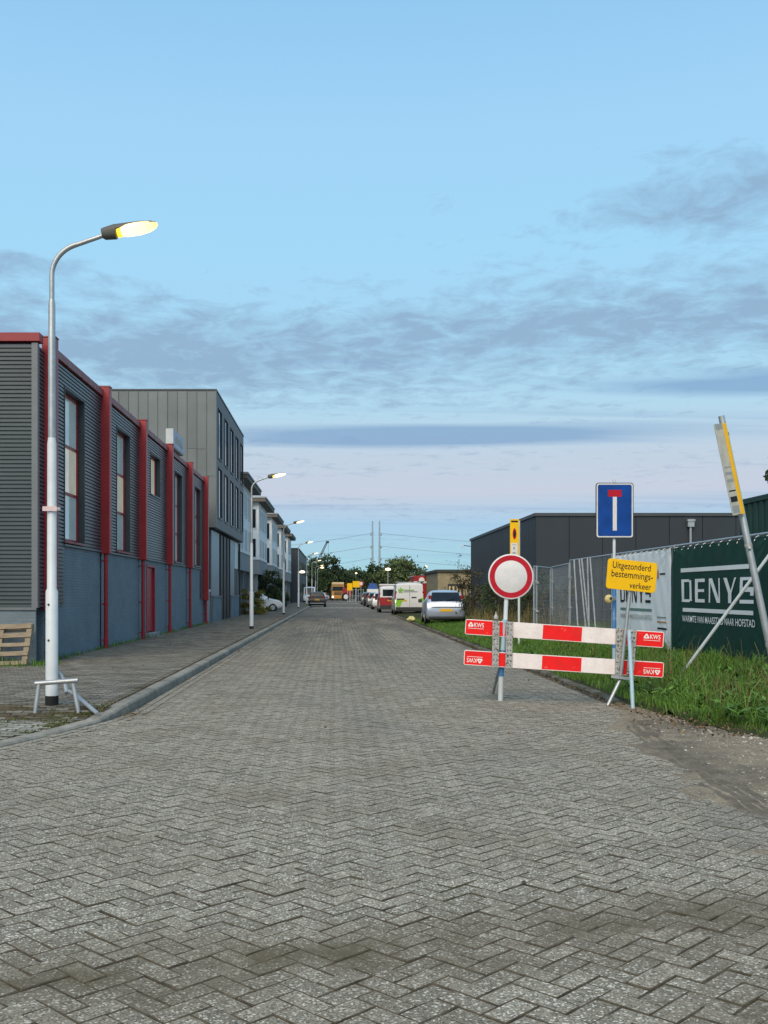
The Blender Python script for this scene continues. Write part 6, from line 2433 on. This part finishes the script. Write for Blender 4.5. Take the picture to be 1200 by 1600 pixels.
b.build('plate', mt['signred'], t)
b = MB()
b.lathe([(0.27, 0.031), (0.27, 0.04)], q, (0, -1, 0), 20)
b.build('white_face', mt['signwhite'], t)
b = MB()
b.tube([(q.x, 157.45, 0), (q.x, 157.45, q.z)], 0.05, 6)
b.build('pole', mt['galv'], t)
# rows of dark material and fencing under the far trees
t = thing('far_shed', 'low reddish brown shed under the far trees behind the truck', 'shed', (P(510, 0, 211.2).x, 211, 0))
b = MB()
b.box(P(497, 0, 211.2).x, P(519, 0, 211.2).x, 211, 218, -0.05, 2.2)
b.build('wall', mt['black'], t)
b = MB()
xa, xb = P(496, 0, 209.9).x, P(520, 0, 209.9).x
b.add([(xa, 210.5, 2.2), (xb, 210.5, 2.2), (xb, 214.5, 3.4), (xa, 214.5, 3.4), (xb, 218.5, 2.2), (xa, 218.5, 2.2)], [(0, 1, 2, 3), (3, 2, 4, 5), (0, 3, 5), (1, 4, 2), (0, 5, 4, 1)])
b.build('roof', M('brown_roof_tile', (0.10, 0.052, 0.040), 0.9), t)
t = thing('blue_skip', 'blue covered load behind the parked cars', 'container', (P(583, 0, 143.4).x, 143.4, 0))
xa, xb = P(574, 0, 143.4).x, P(591, 0, 143.4).x
b = MB()
b.box(xa, xb, 143.4, 146.4, 0.6, 2.0)
b.build('body', mt['whiteframe'], t)
b = MB()
b.prism([(xa + 0.05, 2.0), (xb - 0.05, 2.0), (xb - 0.25, 2.75), (xa + 0.4, 2.85)], (0, 143.45, 0), (1, 0, 0), (0, 0, 1), (0, 2.9, 0))
b.build('cover', mt['bluetarp'], t)
for xx in (xa + 0.3, xb - 0.3):
    b = MB()
    b.lathe([(0.35, -0.1), (0.35, 0.1)], (xx, 143.8, 0.35), (1, 0, 0), 12)
    b.build('wheel', mt['rubber'], t)
t = thing('red_trailer', 'long dark red trailer with a white top rail behind the parked vans', 'trailer', (P(606, 0, 105.0).x, 107.5, 0))
xa, xb = P(594, 0, 107.5).x, P(622, 0, 107.5).x
b = MB()
b.box(xa, xb, 107.5, 109.9, 0.9, 2.25)
b.build('side', mt['carred'], t, bevel=0.03)
b = MB()
b.box(xa - 0.05, xb + 0.05, 107.45, 109.95, 2.255, 2.40)
b.build('top_rail', mt['whiteframe'], t)
for xx in (xa + 0.4, xb - 0.4):
    b = MB()
    b.lathe([(0.42, -0.12), (0.42, 0.12)], (xx, 108.1, 0.42), (0, 1, 0), 14)
    b.build('wheel', mt['rubber'], t)
t = thing('red_lorry', 'red lorry body with a white band rising behind the white van', 'lorry', (P(658, 0, 89.6).x, 92.2, 0))
xa, xb = P(646.5, 0, 92.2).x, P(669.5, 0, 92.2).x
b = MB()
b.box(xa, xb, 92.2, 98.2, 0.9, 3.02)
b.build('box_body', mt['carred'], t, bevel=0.04)
b = MB()
b.box(xa - 0.003, xb + 0.003, 92.16, 92.22, 2.35, 2.52)
b.build('white_band', mt['whiteframe'], t)
b = MB()
b.lathe([(0.26, 0), (0.26, 0.02)], ((xa + xb) / 2 + 0.05, 92.18, 2.62), (0, -1, 0), 18)
b.build('round_mark', mt['whiteframe'], t)
for xx in (xa + 0.2, xb - 0.2):
    b = MB()
    b.lathe([(0.45, -0.12), (0.45, 0.12)], (xx, 93.2, 0.45), (1, 0, 0), 14)
    b.build('wheel', mt['rubber'], t)
t = thing('grey_unit', 'pale grey cabin between the red lorry and the brick building', 'cabin', (P(673, 0, 102.4).x, 105, 0))
xa, xb = P(670, 0, 105.0).x, P(679, 0, 105.0).x
b = MB()
b.box(xa, xb, 105, 108, -0.05, 2.55)
b.build('wall', mt['greyrender'], t)
b = MB()
b.box(xa - 0.06, xb + 0.06, 104.94, 108.06, 2.552, 2.65)
b.build('roof', mt['roofdark'], t)
# low grey mesh screen beside the far verge
t = thing('far_fence', 'grey mesh fence by the grass strip near the yellow route signs', 'fence', (P(549, 0, 161.3).x, 161.3, 0))
b = MB()
for k in range(7):
    x = P(543, 0, 161.3).x + k * 0.42
    b.bar((x, 161.3, 0), (x, 161.3, 2.0), 0.06)
for z in (0.15, 1.0, 1.95):
    b.bar((P(543, 0, 161.3).x, 161.3, z), (P(543, 0, 161.3).x + 2.6, 161.3, z), 0.05)
b.build('frame', mt['galv'], t)
# crumpled pale yellow bag on the kerb
t = thing('plastic_bag', 'crumpled pale yellow bag lying on the kerb by the silver car', 'litter', (*G(643, 969, 0.08), 0.08))
q = Vector((*G(643, 970, 0.1), 0.10))
rnd = random.Random(6)
b = MB()
prof = [(0.10, -0.03), (0.24, 0.02), (0.20, 0.12), (0.07, 0.20)]
b.lathe(prof, q, (0.1, 0.1, 1), 12)
b.v = [tuple(Vector(p) + Vector((rnd.gauss(0, .035), rnd.gauss(0, .035), rnd.gauss(0, .02)))) for p in b.v]
b.build('bag', M('pale_yellow_plastic', (0.62, 0.55, 0.22), 0.4, var=0.2, scale=9), t)
